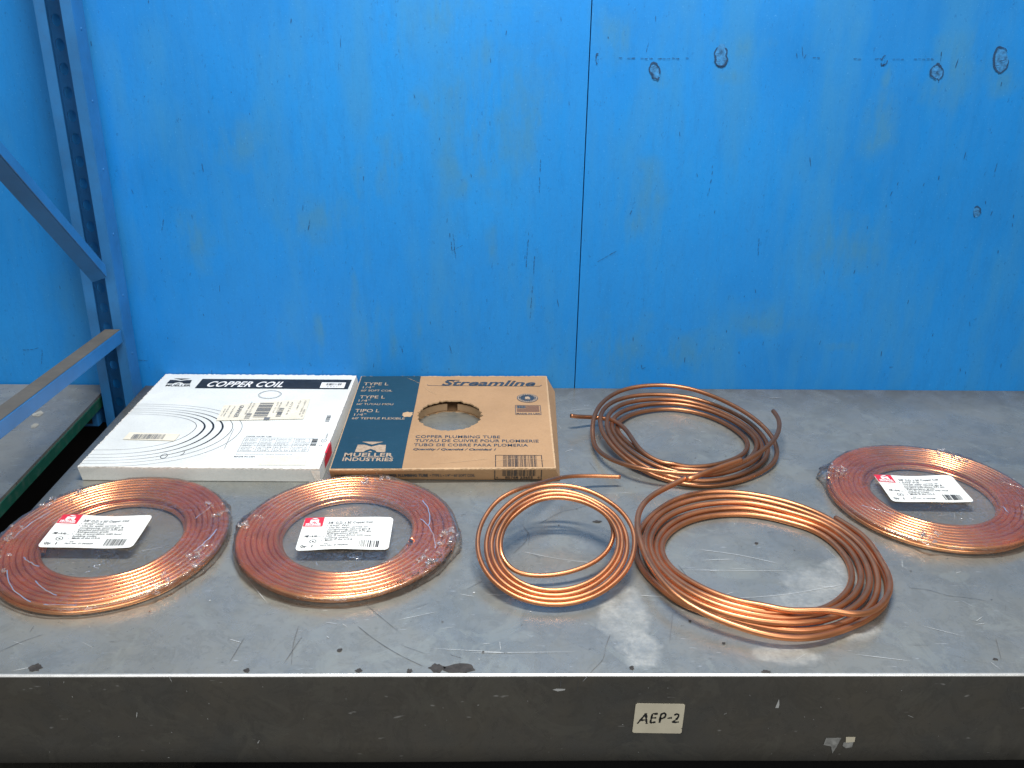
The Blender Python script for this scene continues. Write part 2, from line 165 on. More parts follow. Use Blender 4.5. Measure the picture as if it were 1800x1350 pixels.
# ------------------------------------------------------------------ materials
class M:
    def __init__(s, name):
        s.m = bpy.data.materials.new(name); s.m.use_nodes = True; s.t = s.m.node_tree
        s.b = s.t.nodes['Principled BSDF']; s.o = s.t.nodes['Material Output']
        s.co = s.t.nodes.new('ShaderNodeTexCoord').outputs['Object']
    def n(s, typ, **kw):
        x = s.t.nodes.new('ShaderNode'+typ)
        for a, b in kw.items(): setattr(x, a, b)
        return x
    def l(s, a, b): s.t.links.new(a, b)
    def mapped(s, scale, loc=(0,0,0)):
        x = s.n('Mapping'); x.inputs['Scale'].default_value = scale; x.inputs['Location'].default_value = loc; s.l(s.co, x.inputs[0]); return x.outputs[0]
    def noise(s, sc, det=4, rough=.55, vec=None, dist=0):
        x = s.n('TexNoise'); x.inputs['Scale'].default_value = sc; x.inputs['Detail'].default_value = det; x.inputs['Roughness'].default_value = rough
        x.inputs['Distortion'].default_value = dist; s.l(vec or s.co, x.inputs['Vector']); return x.outputs['Fac']
    def ramp(s, fac, stops):
        x = s.n('ValToRGB'); e = x.color_ramp.elements
        while len(e) < len(stops): e.new(.5)
        for el, (p, c) in zip(e, stops):
            el.position = p; el.color = (c, c, c, 1) if isinstance(c, (int, float)) else (*c, 1)
        s.l(fac, x.inputs[0]); return x.outputs[0]
    def math(s, op, a, b=None, c=None, clamp=False):
        x = s.n('Math', operation=op, use_clamp=clamp)
        for i, v in enumerate((a, b, c)):
            if v is None: continue
            if isinstance(v, (int, float)): x.inputs[i].default_value = v
            else: s.l(v, x.inputs[i])
        return x.outputs[0]
    def mix(s, fac, a, b, mode='MIX'):
        x = s.n('Mix', data_type='RGBA', blend_type=mode)
        for i, v in ((0, fac), (6, a), (7, b)):
            if isinstance(v, (int, float)): x.inputs[i].default_value = v
            elif isinstance(v, tuple): x.inputs[i].default_value = (*v, 1)
            else: s.l(v, x.inputs[i])
        return x.outputs[2]
    def bump(s, h, strength=.2, dist=.001):
        x = s.n('Bump'); x.inputs['Strength'].default_value = strength; x.inputs['Distance'].default_value = dist
        s.l(h, x.inputs['Height']); s.l(x.outputs[0], s.b.inputs['Normal']); return x.outputs[0]
    def set(s, **kw):
        names = dict(col='Base Color', metal='Metallic', rough='Roughness', spec='Specular IOR Level', alpha='Alpha')
        for a, v in kw.items():
            i = s.b.inputs[names[a]]
            if isinstance(v, tuple): i.default_value = (*v, 1)
            elif isinstance(v, (int, float)): i.default_value = v
            else: s.l(v, i)
        return s
    def blobs(s, items, dims, wob=.35, nsc=14, soft=(.55, 1.0)):
        "max of soft irregular patches; items (a, b, ra, rb) along two object axes"
        nz = s.n('TexNoise'); nz.inputs['Scale'].default_value = nsc; nz.inputs['Detail'].default_value = 5; nz.inputs['Roughness'].default_value = .6
        s.l(s.co, nz.inputs['Vector'])
        sub = s.n('VectorMath', operation='SUBTRACT'); s.l(nz.outputs['Color'], sub.inputs[0]); sub.inputs[1].default_value = (.5, .5, .5)
        scl = s.n('VectorMath', operation='SCALE'); s.l(sub.outputs[0], scl.inputs[0]); scl.inputs['Scale'].default_value = wob*2.4
        res = None
        for a, b, ra, rb in items:
            loc = [0, 0, 0]; sc = [0, 0, 0]; loc[dims[0]] = -a/ra; loc[dims[1]] = -b/rb; sc[dims[0]] = 1/ra; sc[dims[1]] = 1/rb
            mp = s.mapped(sc, loc); ad = s.n('VectorMath', operation='ADD'); s.l(mp, ad.inputs[0]); s.l(scl.outputs[0], ad.inputs[1])
            ln = s.n('VectorMath', operation='LENGTH'); s.l(ad.outputs[0], ln.inputs[0])
            r = s.n('MapRange', clamp=True); r.inputs[1].default_value = soft[1]; r.inputs[2].default_value = soft[0]; s.l(ln.outputs['Value'], r.inputs[0])
            res = r.outputs[0] if res is None else s.math('MAXIMUM', res, r.outputs[0])
        return res

def plain(name, col, rough=.6, metal=0., nsc=None, var=.12, spec=.5):
    k = M(name)
    if nsc:
        f = k.noise(nsc, 5, .6); c2 = tuple(x*(1-var*2) for x in col); c1 = tuple(min(1, x*(1+var)) for x in col)
        k.set(col=k.ramp(f, [(.3, c2), (.7, c1)])); k.bump(f, .15, .0006)
    else: k.set(col=col)
    k.set(rough=rough, metal=metal, spec=spec); return k.m

def mat_wall():
    k = M('blue_painted_plywood')
    big = k.noise(1.6, 5, .6); grain = k.noise(9, 6, .65, k.mapped((3.2, 1, .55))); fine = k.noise(160, 4, .7); spk = k.noise(75, 3, .8, k.mapped((1.6, 1, .8)))
    c = k.ramp(big, [(.22, (.006, .155, .45)), (.5, (.008, .208, .60)), (.78, (.013, .245, .66))])
    c = k.mix(k.ramp(grain, [(.42, 0), (.66, .32)]), c, (.014, .20, .52))
    c = k.mix(k.ramp(k.noise(22, 6, .7, k.mapped((2.6, 1, .5), (1, 0, 5))), [(.52, 0), (.74, .40)]), c, (.010, .16, .44))
    c = k.mix(k.ramp(k.noise(3.1, 4, .6, k.mapped((2.4, 1, .6), (3, 0, 1))), [(.50, 0), (.64, .5)]), c, (.035, .22, .46))
    st = k.blobs(WALL_STAINS, (0, 2), 1.1, 11, (.34, 1.27))
    c = k.mix(k.math('MULTIPLY', st, k.ramp(k.noise(13, 5, .65, k.mapped((2.2, 1, .5))), [(.36, .0), (.58, .62)])), c, (.044, .205, .37))
    c = k.mix(k.ramp(spk, [(.63, 0), (.72, .55)]), c, (.006, .10, .30))
    c = k.mix(k.ramp(fine, [(.2, .35), (.5, 0)]), c, (.005, .15, .45))
    c = k.mix(k.ramp(k.noise(240, 2, .8), [(.66, 0), (.74, .35)]), c, (.12, .42, .75))
    k.set(col=c, rough=k.ramp(grain, [(.3, .42), (.7, .6)]), spec=.35)
    h = k.math('ADD', k.math('MULTIPLY', grain, .8), k.math('MULTIPLY', fine, .25)); k.bump(h, .45, .0015)
    return k.m
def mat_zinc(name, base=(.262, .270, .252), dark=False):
    k = M(name)
    big = k.noise(2.6, 6, .62, dist=.4); mid = k.noise(11, 6, .65, dist=.8); fine = k.noise(90, 4, .7); br = k.noise(16, 5, .7, k.mapped((.7, 5, 1)))
    vor = k.n('TexVoronoi', distance='CHEBYCHEV'); vor.inputs['Scale'].default_value = 34; k.l(k.co, vor.inputs['Vector'])
    b = base
    c = k.ramp(big, [(.28, tuple(x*.72 for x in b)), (.5, b), (.72, (b[0]*1.22, b[1]*1.16, b[2]*1.08))])
    c = k.mix(k.ramp(mid, [(.35, .0), (.7, .5)]), c, (b[0]*1.05, b[1]*.98, b[2]*.84))
    c = k.mix(k.ramp(k.noise(5, 5, .6, k.mapped((1, 1, 1), (4, 2, 0))), [(.5, 0), (.7, .45)]), c, (b[0]*.66, b[1]*.78, b[2]*.92))
    c = k.mix(k.ramp(vor.outputs['Color'], [(0, 0), (1, 0 if dark else .08)]), c, (.5, .52, .53))
    c = k.mix(k.ramp(fine, [(.22, .5), (.42, 0)]), c, tuple(x*.45 for x in b))
    c = k.mix(k.ramp(k.noise(17, 7, .75, dist=1.5), [(.50, 0), (.56, .30), (.62, 0)]), c, tuple(x*.6 for x in b))
    c = k.mix(k.ramp(k.noise(8, 7, .7, k.mapped((1,1,1),(7,3,0)), dist=1.2), [(.56, 0), (.60, .38), (.8, .2)]), c, (b[0]*1.3, b[1]*1.3, b[2]*1.22))
    c = k.mix(k.ramp(k.noise(55, 3, .8), [(.68, 0), (.75, .5)]), c, (.07, .07, .065))
    c = k.mix(k.ramp(k.noise(70, 2, .8, k.mapped((.4, 2.5, 1), (2, 1, 0))), [(.68, 0), (.74, .5)]), c, (.62, .63, .62))
    rg = k.ramp(mid, [(.3, .22), (.7, .36)])
    if not dark:
        pt = k.blobs(TABLE_PATCHES, (0, 1), .9, 13, (.75, 1.05))
        f = k.math('MULTIPLY', pt, k.ramp(k.noise(30, 6, .7), [(.3, .25), (.6, .9)]))
        f = k.math('MULTIPLY', f, k.ramp(k.noise(140, 4, .8), [(.3, .45), (.6, 1)])); c = k.mix(f, c, (.42, .425, .395)); rg = k.math('ADD', rg, k.math('MULTIPLY', f, .25))
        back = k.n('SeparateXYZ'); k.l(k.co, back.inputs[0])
        back_tone = k.n('MapRange', clamp=True); back_tone.inputs[1].default_value = .9; back_tone.inputs[2].default_value = 1.03; k.l(back.outputs['Y'], back_tone.inputs[0])
        c = k.mix(k.math('MULTIPLY', back_tone.outputs[0], k.ramp(mid, [(.3, .2), (.6, .8)])), c, (.12, .11, .095))  # darker brownish tone towards the back edge, broken up by noise
    k.set(col=c, metal=.45, rough=rg)
    k.bump(k.math('ADD', k.math('MULTIPLY', big, .6 if dark else 2.0), k.math('MULTIPLY', fine, .12)), .35, .0012)
    return k.m
def mat_copper(name, col, dull, mixf, rough):
    k = M(name)
    a = k.noise(14, 5, .6); bnz = k.noise(35, 3, .6)
    k.set(col=k.ramp(a, [(.3, tuple(x*.82 for x in col)), (.7, col)]), metal=1., rough=k.ramp(a, [(.3, rough*.85), (.7, rough*1.2)]))
    nb = k.bump(bnz, .05, .0003)
    d = k.n('BsdfDiffuse'); d.inputs['Roughness'].default_value = .5
    k.l(k.ramp(a, [(.3, tuple(x*.75 for x in dull)), (.7, dull)]), d.inputs[0])
    mx = k.n('MixShader'); k.l(k.ramp(k.noise(30, 5, .7), [(.3, mixf*.7), (.75, min(1, mixf*1.35))]), mx.inputs[0])
    k.l(k.b.outputs[0], mx.inputs[1]); k.l(d.outputs[0], mx.inputs[2]); k.l(mx.outputs[0], k.o.inputs[0])
    return k.m
def mat_film():
    k = M('clear_shrink_film')
    cr1 = k.noise(38, 6, .7, dist=1.6); cr2 = k.noise(120, 5, .75, dist=1.0)
    nz = k.bump(k.math('ADD', cr1, k.math('MULTIPLY', cr2, .12)), (.35), .003)
    k.set(col=(.86, .84, .84), rough=.13, spec=.6)
    tr = k.n('BsdfTransparent'); tr.inputs[0].default_value = (.97, .965, .965, 1)
    fr = k.n('Fresnel'); fr.inputs[0].default_value = 1.45; k.l(nz, fr.inputs['Normal'])
    # milky where the film is creased
    rid = k.math('ABSOLUTE', k.math('SUBTRACT', cr1, .5)); crease = k.ramp(rid, [(.0, .34), (.012, .10), (.03, 0)])
    milk = k.ramp(k.noise(9, 3, .5), [(.42, .15), (.62, 1)])
    f = k.math('ADD', k.math('MULTIPLY', crease, milk), k.math('MULTIPLY', fr.outputs[0], .85), clamp=True)
    f = k.math('ADD', f, .03, clamp=True)
    gl = k.n('BsdfGlossy'); gl.inputs['Roughness'].default_value = .14; k.l(nz, gl.inputs['Normal']); gl.inputs[0].default_value = (1, .98, .97, 1)
    m0 = k.n('MixShader'); m0.inputs[0].default_value = .8; k.l(k.b.outputs[0], m0.inputs[1]); k.l(gl.outputs[0], m0.inputs[2])
    mx = k.n('MixShader'); k.l(f, mx.inputs[0]); k.l(tr.outputs[0], mx.inputs[1]); k.l(m0.outputs[0], mx.inputs[2]); k.l(mx.outputs[0], k.o.inputs[0])
    return k.m
def mat_card(name, col, streak, rough=.75):
    k = M(name); a = k.noise(7, 5, .6); f = k.noise(260, 3, .7); s2 = k.noise(30, 5, .7, k.mapped((1, 4, 1)))
    c = k.ramp(a, [(.3, tuple(x*.86 for x in col)), (.7, tuple(min(.9, x*1.05) for x in col))])
    c = k.mix(k.ramp(s2, [(.58, 0), (.72, .35)]), c, streak)
    c = k.mix(k.ramp(f, [(.3, .25), (.5, 0)]), c, tuple(x*.6 for x in col))
    k.set(col=c, rough=rough, spec=.25); k.bump(k.math('ADD', a, k.math('MULTIPLY', f, .1)), .3, .0018); return k.m
def mat_metalpaint(name, col, dust=(.16, .15, .13), df=.35, rough=.45):
    k = M(name); a = k.noise(6, 5, .6); b = k.noise(45, 5, .7); f = k.noise(200, 3, .7)
    c = k.ramp(a, [(.3, tuple(x*.75 for x in col)), (.7, tuple(x*1.12 for x in col))])
    c = k.mix(k.ramp(b, [(.5, 0), (.75, df)]), c, dust)
    k.set(col=c, rough=rough); k.bump(k.math('ADD', a, k.math('MULTIPLY', f, .2)), .3, .001); return k.m

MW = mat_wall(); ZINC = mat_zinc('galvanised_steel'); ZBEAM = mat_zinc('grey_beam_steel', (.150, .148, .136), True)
COP_W = mat_copper('bright_copper', (.97, .47, .215), (.50, .20, .09), .13, .235)
COP_L = mat_copper('handled_copper', (.82, .355, .17), (.23, .085, .04), .30, .33)
COP_D = mat_copper('tarnished_copper', (.60, .275, .14), (.145, .062, .034), .38, .34)
BORE_SHADE = plain('bore_shade', (.05, .02, .01), .6)  # dark colour painted in for the shade inside the tube ends
FILM = mat_film()
BLUE_ST = mat_metalpaint('blue_rack_paint', (.020, .150, .39), (.03, .09, .19), .25); DUSTY = mat_metalpaint('dust_on_blue_paint', (.085, .083, .075), (.14, .13, .11), .4, .8)
SCR_B = plain('bright_scratch', (.48, .50, .50), .5, 0); SCR_D = plain('dark_scratch', (.10, .105, .11), .6); RUST = plain('dark_chip', (.035, .032, .03), .8, nsc=90, var=.3)
CRACK = plain('wood_crack', (.008, .05, .13), .8); KNOT = plain('knot_wood', (.03, .21, .50), .7, nsc=120, var=.3)
WHITE_C = mat_card('white_board', (.68, .71, .695), (.56, .60, .56)); KRAFT = mat_card('kraft_board', (.40, .245, .13), (.47, .31, .18)); KRAFT_E = mat_card('kraft_edge', (.50, .34, .20), (.36, .22, .12)); EDGE_W = mat_card('worn_white_edge', (.72, .71, .66), (.42, .30, .2))
INK = plain('black_ink', (.018, .02, .022), .55, nsc=60, var=.3); INK_GREY = plain('grey_ink', (.16, .17, .18), .6); NAVY = mat_card('navy_print', (.014, .055, .09), (.06, .10, .14), .55); NAVY_INK = plain('navy_ink', (.03, .05, .075), .6, nsc=90, var=.2)
TAN_INK = plain('unprinted_tan', (.40, .30, .21), .7, nsc=120, var=.15)
CREAM = plain('cream_sticker', (.74, .69, .56), .6, nsc=40, var=.05); PAPER = plain('label_paper', (.78, .79, .75), .5, nsc=30, var=.03)
RED = plain('red_print', (.62, .025, .05), .5); PINK = plain('faded_pink_ink', (.75, .45, .45), .6); WHT = plain('white_print', (.8, .8, .78), .5)
TAPE = plain('beige_masking_tape', (.68, .64, .50), .65, nsc=30, var=.05); GREY_RES = plain('tape_residue', (.30, .31, .30), .8, nsc=80, var=.3)
GREEN = mat_metalpaint('green_edge_paint', (.005, .10, .06), (.12, .16, .13), .5, .6)
BOARD = mat_zinc('worn_grey_board', (.34, .33, .29), True)
DARK = plain('shade_black', (.012, .012, .013), .9, nsc=4); CLEARTAPE = plain('yellowed_tape', (.70, .69, .60), .25)  # DARK: near-black colour that stands in for deep shade

# ------------------------------------------------------------------ lettering
_fc = {}
def glyphs(text, off=0., ls=1.):
    key = (text, off, ls)
    if key not in _fc:
        cu = bpy.data.curves.new('lettering', 'FONT'); cu.body = text; cu.size = 1; cu.offset = off; cu.resolution_u = 3; cu.space_character = ls; cu.fill_mode = 'FRONT'
        o = bpy.data.objects.new('lettering', cu); me = bpy.data.meshes.new_from_object(o)
        _fc[key] = ([v.co.copy() for v in me.vertices], [tuple(p.vertices) for p in me.polygons])
        bpy.data.objects.remove(o); bpy.data.curves.remove(cu); bpy.data.meshes.remove(me)
    return _fc[key]
_H = glyphs('H'); CAP = max(v.y for v in _H[0])
def write(bm, text, x0, x1, yb, yt, put, off=0., shear=0., mi=0, ls=1., h=None):
    "lettering from x0 to x1 (x1 None: natural width), baseline yb, cap height to yt; put maps (u, v) to 3-D"
    V, F = glyphs(text, off, ls); a = min(v.x for v in V); b = max(v.x for v in V); sy = (yt-yb)/CAP
    sx = (x1-x0)/(b-a) if x1 is not None else sy*1.0
    vs = [bm.verts.new(put(x0+(v.x-a)*sx+shear*v.y*sy, yb+v.y*sy)) for v in V]
    for f in F:
        try: bm.faces.new([vs[i] for i in f]).material_index = mi
        except ValueError: pass
def flat(z): return lambda u, v: (u, v, z)
def front(y): return lambda u, v: (u, y, v)
def bars(bm, x0, x1, y0, y1, put, n=30, seed=1, mi=0, fill=.5, vertical=True):
    rr = random.Random(seed); ws = [rr.choice((1, 1, 1, 2, 2, 3)) for _ in range(n)]; gs = [rr.choice((1, 1, 2, 3)) for _ in range(n-1)]+[0]
    tot = sum(ws)+sum(gs); t = 0; L = (x1-x0) if vertical else (y1-y0)
    for a, g in zip(ws, gs):
        s, e_ = t/tot*L, (t+a)/tot*L
        q = [(x0+s, y0), (x0+e_, y0), (x0+e_, y1), (x0+s, y1)] if vertical else [(x0, y0+s), (x1, y0+s), (x1, y0+e_), (x0, y0+e_)]
        poly(bm, [put(*p) for p in q], mi); t += a+g
def qrect(bm, x0, x1, y0, y1, put, mi=0): poly(bm, [put(x0, y0), put(x1, y0), put(x1, y1), put(x0, y1)], mi)
def frame(bm, x0, x1, y0, y1, t, put, mi=0):
    qrect(bm, x0, x1, y0, y0+t, put, mi); qrect(bm, x0, x1, y1-t, y1, put, mi); qrect(bm, x0, x0+t, y0+t, y1-t, put, mi); qrect(bm, x1-t, x1, y0+t, y1-t, put, mi)
def ringpoly(bm, cx, cy, rx, ry, t, put, mi=0, n=40, a0=0, a1=2*math.pi):
    o_, i_ = [], []
    for k in range(n+1):
        a = a0+(a1-a0)*k/n
        o_.append(bm.verts.new(put(cx+rx*math.cos(a), cy+ry*math.sin(a)))); i_.append(bm.verts.new(put(cx+(rx-t)*math.cos(a), cy+(ry-t)*math.sin(a))))
    for k in range(n): bm.faces.new((i_[k], o_[k], o_[k+1], i_[k+1])).material_index = mi
def disc(bm, cx, cy, rx, ry, put, mi=0, n=32): poly(bm, [put(cx+rx*math.cos(2*math.pi*k/n), cy+ry*math.sin(2*math.pi*k/n)) for k in range(n)], mi)
def emblem(bm, x0, x1, y0, y1, put, mi=0):
    "the maker's M mark: a flat wedge above a notched block"
    X = lambda u: x0+(x1-x0)*u; Y_ = lambda v: y0+(y1-y0)*v
    P = lambda L: poly(bm, [put(X(a), Y_(b)) for a, b in L], mi)
    P([(.14, 1), (.86, 1), (.5, .72)])
    P([(.03, .70), (.26, .70), (.5, .52), (.5, .30), (.34, .16), (.28, 0), (0, 0)])
    P([(.97, .70), (1, 0), (.72, 0), (.66, .16), (.5, .30), (.5, .52), (.74, .70)])
    P([(.42, 0), (.58, 0), (.5, .12)])

# ------------------------------------------------------------------ the setting
YW = 1.034
bm = bmesh.new(); rect(bm, -4, 4, -3, 4, -1.15); tag(link('floor', bm, DARK), kind='structure')  # floor coloured near black to paint in the shade under the bench

bm = bmesh.new(); box(bm, -4, 4, YW+.032, YW+.06, -1.15, 1.45); tag(link('shade_sheet', bm, DARK), 'near-black sheet added for the shade behind and below the blue plywood panels', 'backdrop')  # dark sheet added so the gap below the panels reads as shade

def panel(name, x0, x1, label, marks):
    bm = bmesh.new(); box(bm, x0, x1, YW, YW+.018, -.10, 1.45)
    bmesh.ops.recalc_face_normals(bm, faces=bm.faces)
    for kx, kz, rx, rz in KNOTS:
        if not (x0 < kx < x1): continue
        big_k = rx > .0105
        pts = []
        for j in range(18):
            a = 2*math.pi*j/18; q = 1+.22*math.sin(2*a+kx*9)+random.uniform(-.12, .12); pts.append((kx+rx*.92*q*math.cos(a), kz+rz*.92*q*math.sin(a)))
        if rz > .004 and rx > .006: poly(bm, [(a, YW-.0006, b) for a, b in pts[::-1]], 2)
        for s in range(6 if big_k else 4):
            n0 = random.randrange(18); L_ = random.randint(4, 9); jx, jz = random.uniform(-.0016, .0016), random.uniform(-.0016, .0016)
            seg = [(pts[(n0+q)%18][0]+jx, pts[(n0+q)%18][1]+jz) for q in range(L_)]
            ribbon(bm, seg, random.uniform(.0014, .0034) if big_k else random.uniform(.0010, .0022), 'y', YW-.0010-.0002*s, 1)
        for s in range(6 if big_k else 3):
            xx = kx+random.uniform(-.5, .5)*rx; zz = kz+random.uniform(-.6, .6)*rz; ribbon(bm, [(xx-rx*.3, zz), (xx+rx*.2, zz+.001)], .0009, 'y', YW-.0024-.0001*s, 1)
    for c in WALL_CRACKS:
        if not (x0 < c[0][0] < x1): continue
        for a, b in zip(c[:-1], c[1:]):
            L_ = math.hypot(b[0]-a[0], b[1]-a[1]); n = max(1, int(L_/.009))
            for q in range(n):
                if random.random() < .35: continue
                j1, j2 = random.uniform(-.0009, .0009), random.uniform(-.0009, .0009)
                ribbon(bm, [(a[0]+(b[0]-a[0])*q/n+j1, a[1]+(b[1]-a[1])*q/n+j1), (a[0]+(b[0]-a[0])*(q+.9)/n+j2, a[1]+(b[1]-a[1])*(q+.9)/n+j2)], random.uniform(.0007, .0017), 'y', YW-.0013-.00001*q, 1)
    for _ in range(80 if x0 > 0 else 120):
        a, b = random.uniform(x0+.02, x1-.02), random.uniform(.02, 1.05)
        n_ = random.choice((1, 1, 2)); L_ = random.uniform(.002, .012)*n_; ribbon(bm, [(a, b), (a+random.uniform(-.3, .3)*L_, b+L_)], random.uniform(.0008, .0016), 'y', YW-.0009, 1)
    o = link(name, bm, [MW, CRACK, KNOT]); tag(o, label, 'wall panel', 'blue plywood panels of the back wall'); return o
panel('plywood_panel', -2.4, .2048, 'wide blue painted plywood panel behind the cartons and the rack frame', 0)
panel('plywood_panel', .2072, 1.9, 'blue plywood panel right of the seam, dark knots in a row near its top', 1)
bm = bmesh.new(); box(bm, -.02+.2, .232, YW+.0185, YW+.03, -.10, 1.45); tag(link('seam_batten', bm, CRACK), 'dark batten behind the seam between the two blue wall panels', 'batten')

# ------------------------------------------------------------------ steel bench
TX0, TX1 = -.862, 1.75
bench = empty('steel_bench', (0, 0, 0), 'galvanised steel bench shelf with scratched top and deep dark front edge, carrying the copper coils', 'bench')
bm = bmesh.new()
NX, NY = 52, 22; grid = []
Y1 = YW-.001
def sag(x, y): return .0006*mnoise.noise(Vector((x*3, y*3, 1)))-.0006
for j in range(NY+1):
    row = []
    for i in range(NX+1):
        y = .004+(Y1-.004)*j/NY; xl_ = TX0+.0235*y/Y1; x = xl_+(TX1-xl_)*i/NX; row.append(bm.verts.new((x, y, sag(x, y) if j else 0)))
    grid.append(row)
for j in range(NY):
    for i in range(NX): bm.faces.new((grid[j][i], grid[j][i+1], grid[j+1][i+1], grid[j+1][i]))
# folded left side and underside
sd = [bm.verts.new((grid[j][0].co.x, grid[j][0].co.y, -.045)) for j in range(NY+1)]
for j in range(NY): bm.faces.new((sd[j], grid[j][0], grid[j+1][0], sd[j+1]))
box(bm, -.836, TX1, .004, Y1, -.008, -.004)
for f in bm.faces: f.smooth = True
for L in SCRATCH_BRIGHT: ribbon(bm, L, .0009, 'z', .0004, 1)
for L in SCRATCH_DARK: ribbon(bm, L, .0009, 'z', .0004, 2)
rs = random.Random(5)
for _ in range(190):
    a, b = rs.uniform(-.84, 1.25), rs.uniform(.01, 1.0); L_ = rs.uniform(.004, .035); an = rs.gauss(0, .5) if rs.random() < .6 else rs.uniform(0, 3.14)
    ribbon(bm, [(a, b), (a+L_*math.cos(an), b+L_*math.sin(an))], rs.uniform(.0004, .0010), 'z', .00035, 1 if rs.random() < .6 else 2)
for _ in range(16):
    a, b = rs.uniform(-.8, 1.1), rs.uniform(.02, .9); an = rs.uniform(0, 6.28); pts = [(a, b)]
    for q in range(4): an += rs.uniform(-.4, .4); pts.append((pts[-1][0]+.03*math.cos(an), pts[-1][1]+.03*math.sin(an)))
    ribbon(bm, pts, .0008, 'z', .00038, 2)
for a, b, rx, ry in SPOTS:
    n = 16; poly(bm, [(a+max(rx, .002)*(1+rs.uniform(-.35, .3))*math.cos(2*math.pi*q/n), max(.0045, b+max(ry, .002)*(1+rs.uniform(-.35, .3))*math.sin(2*math.pi*q/n)), .0005) for q in range(n)], 3)
for _ in range(70):
    a, b = rs.uniform(-.84, 1.2), rs.uniform(.01, 1.0); r_ = rs.uniform(.0007, .002)
    poly(bm, [(a+r_*rs.uniform(.6, 1.3)*math.cos(2*math.pi*q/7), b+r_*rs.uniform(.6, 1.3)*math.sin(2*math.pi*q/7), .00045) for q in range(7)], rs.choice((1, 2, 2, 3)))
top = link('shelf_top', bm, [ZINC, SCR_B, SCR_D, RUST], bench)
bm = bmesh.new(); box(bm, -.837, -.834, .03, Y1, -1.149, -.0455); link('added_side_panel', bm, ZBEAM, bench)  # added panel screens the column so the underside stays dark
# front edge: small rounded bend, then the deep face, then a return lip
bm = bmesh.new()
prof = [(.004, 0.0)]+[(.004-.004*math.sin(a), -.004+.004*math.cos(a)) for a in [math.pi/2*q/6 for q in range(1, 7)]]+[(0, -.03), (0, -.08), (0, -.13), (0, -.163), (.003, -.166), (.03, -.166)]
NB = 90; rows = []
for i in range(NB+1):
    x = TX0+(TX1-TX0)*i/NB
    dent = -.0022*math.exp(-((x-.104)/.004)**2)-.0014*math.exp(-((x+.26)/.006)**2)-.0008*math.exp(-((x-.42)/.005)**2)
    rows.append([bm.verts.new((x, y+(-dent*1.2 if 0 < q < 7 else 0)+.0006*mnoise.noise(Vector((x*4, z*8, 3))), z+(dent if q < 7 else 0)+(.0012*mnoise.noise(Vector((x*2.5, 0, 0))) if z < -.15 else 0))) for q, (y, z) in enumerate(prof)])
for i in range(NB):
    for q in range(len(prof)-1):
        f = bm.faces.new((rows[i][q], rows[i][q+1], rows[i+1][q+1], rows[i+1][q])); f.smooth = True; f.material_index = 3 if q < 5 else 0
for _ in range(70):
    a, b = rs.uniform(-.8, 1.1), rs.uniform(-.155, -.01); L_ = rs.uniform(.001, .012) if rs.random() < .4 else .0012; an = rs.uniform(0, 3.14)
    ribbon(bm, [(a, b), (a+L_*math.cos(an), b+L_*math.sin(an))], rs.uniform(.0006, .0014), 'y', -.0011, 1 if rs.random() < .75 else 2)
poly(bm, [(.421, -.0011, -.060), (.426, -.0011, -.060), (.4265, -.0011, -.054), (.4245, -.0011, -.043)], 1)
poly(bm, [(.092, -.0011, -.0255), (.100, -.0011, -.0285), (.110, -.0011, -.0265), (.111, -.0011, -.024), (.098, -.0011, -.0235)], 1)
ribbon(bm, [(.104, -.006), (.1035, -.022)], .0012, 'y', -.0011, 2); ribbon(bm, [(.129, -.006), (.1285, -.03)], .0008, 'y', -.0011, 2)
bmesh.ops.recalc_face_normals(bm, faces=bm.faces)
link('front_beam', bm, [ZBEAM, SCR_B, SCR_D, plain('edge_highlight', (.78, .80, .80), .32, .7, nsc=60, var=.1)], bench)  # bright colour on the bend paints in the highlight along the edge
bm = bmesh.new(); slab(bm, [(.2132, -.0013, -.1040), (.2155, -.0013, -.1063), (.2846, -.0013, -.1079), (.2869, -.0013, -.1055), (.2866, -.0013, -.0990), (.2840, -.0013, -.0982), (.2868, -.0013, -.0974), (.2875, -.0013, -.0540), (.2852, -.0013, -.0516), (.2170, -.0013, -.0503), (.2148, -.0013, -.0526)], (0, -1, 0), .0004); bevel(bm, .0001, 1)
tl = link('tape_label', bm, TAPE, bench, label='beige masking tape label with AEP-2 written by hand in black marker')
bm = bmesh.new()
def stroke(pts, wd=.0034):
    pts = [(.251+(x-.251)*1.0+.10*(z_+.078)+random.uniform(-.0004, .0004), z_+random.uniform(-.0004, .0004)) for x, z_ in pts]; ribbon(bm, pts, wd, 'y', -.0020-random.uniform(0, .0001), 0, False)
# A E P - 2 written by hand
stroke([(.2205, -.0885), (.2262, -.0770), (.2300, -.0690)]); stroke([(.2300, -.0690), (.2325, -.0790), (.2345, -.0885)]); stroke([(.2228, -.0825), (.2345, -.0810)])
stroke([(.2400, -.0700), (.2390, -.0865)]); stroke([(.2400, -.0700), (.2475, -.0695)]); stroke([(.2396, -.0780), (.2465, -.0772)]); stroke([(.2390, -.0865), (.2475, -.0858)])
stroke([(.2530, -.0865), (.2535, -.0700), (.2580, -.0690), (.2600, -.0735), (.2570, -.0775), (.2535, -.0785)])
stroke([(.2635, -.0780), (.2695, -.0775)]); stroke([(.2725, -.0725), (.2760, -.0700), (.2790, -.0725), (.2775, -.0790), (.2720, -.0860)]); stroke([(.2720, -.0860), (.2815, -.0855)])
link('handwriting', bm, INK, tl)
bm = bmesh.new(); poly(bm, [(.505, -.0013, -.117), (.528, -.0013, -.1175), (.524, -.0013, -.133), (.519, -.0013, -.148), (.515, -.0013, -.134), (.503, -.0013, -.131)]); poly(bm, [(.533, -.0013, -.1255), (.5475, -.0013, -.125), (.547, -.0013, -.136), (.538, -.0013, -.1375), (.532, -.0013, -.133)])
link('tape_residue', bm, GREY_RES, bench)
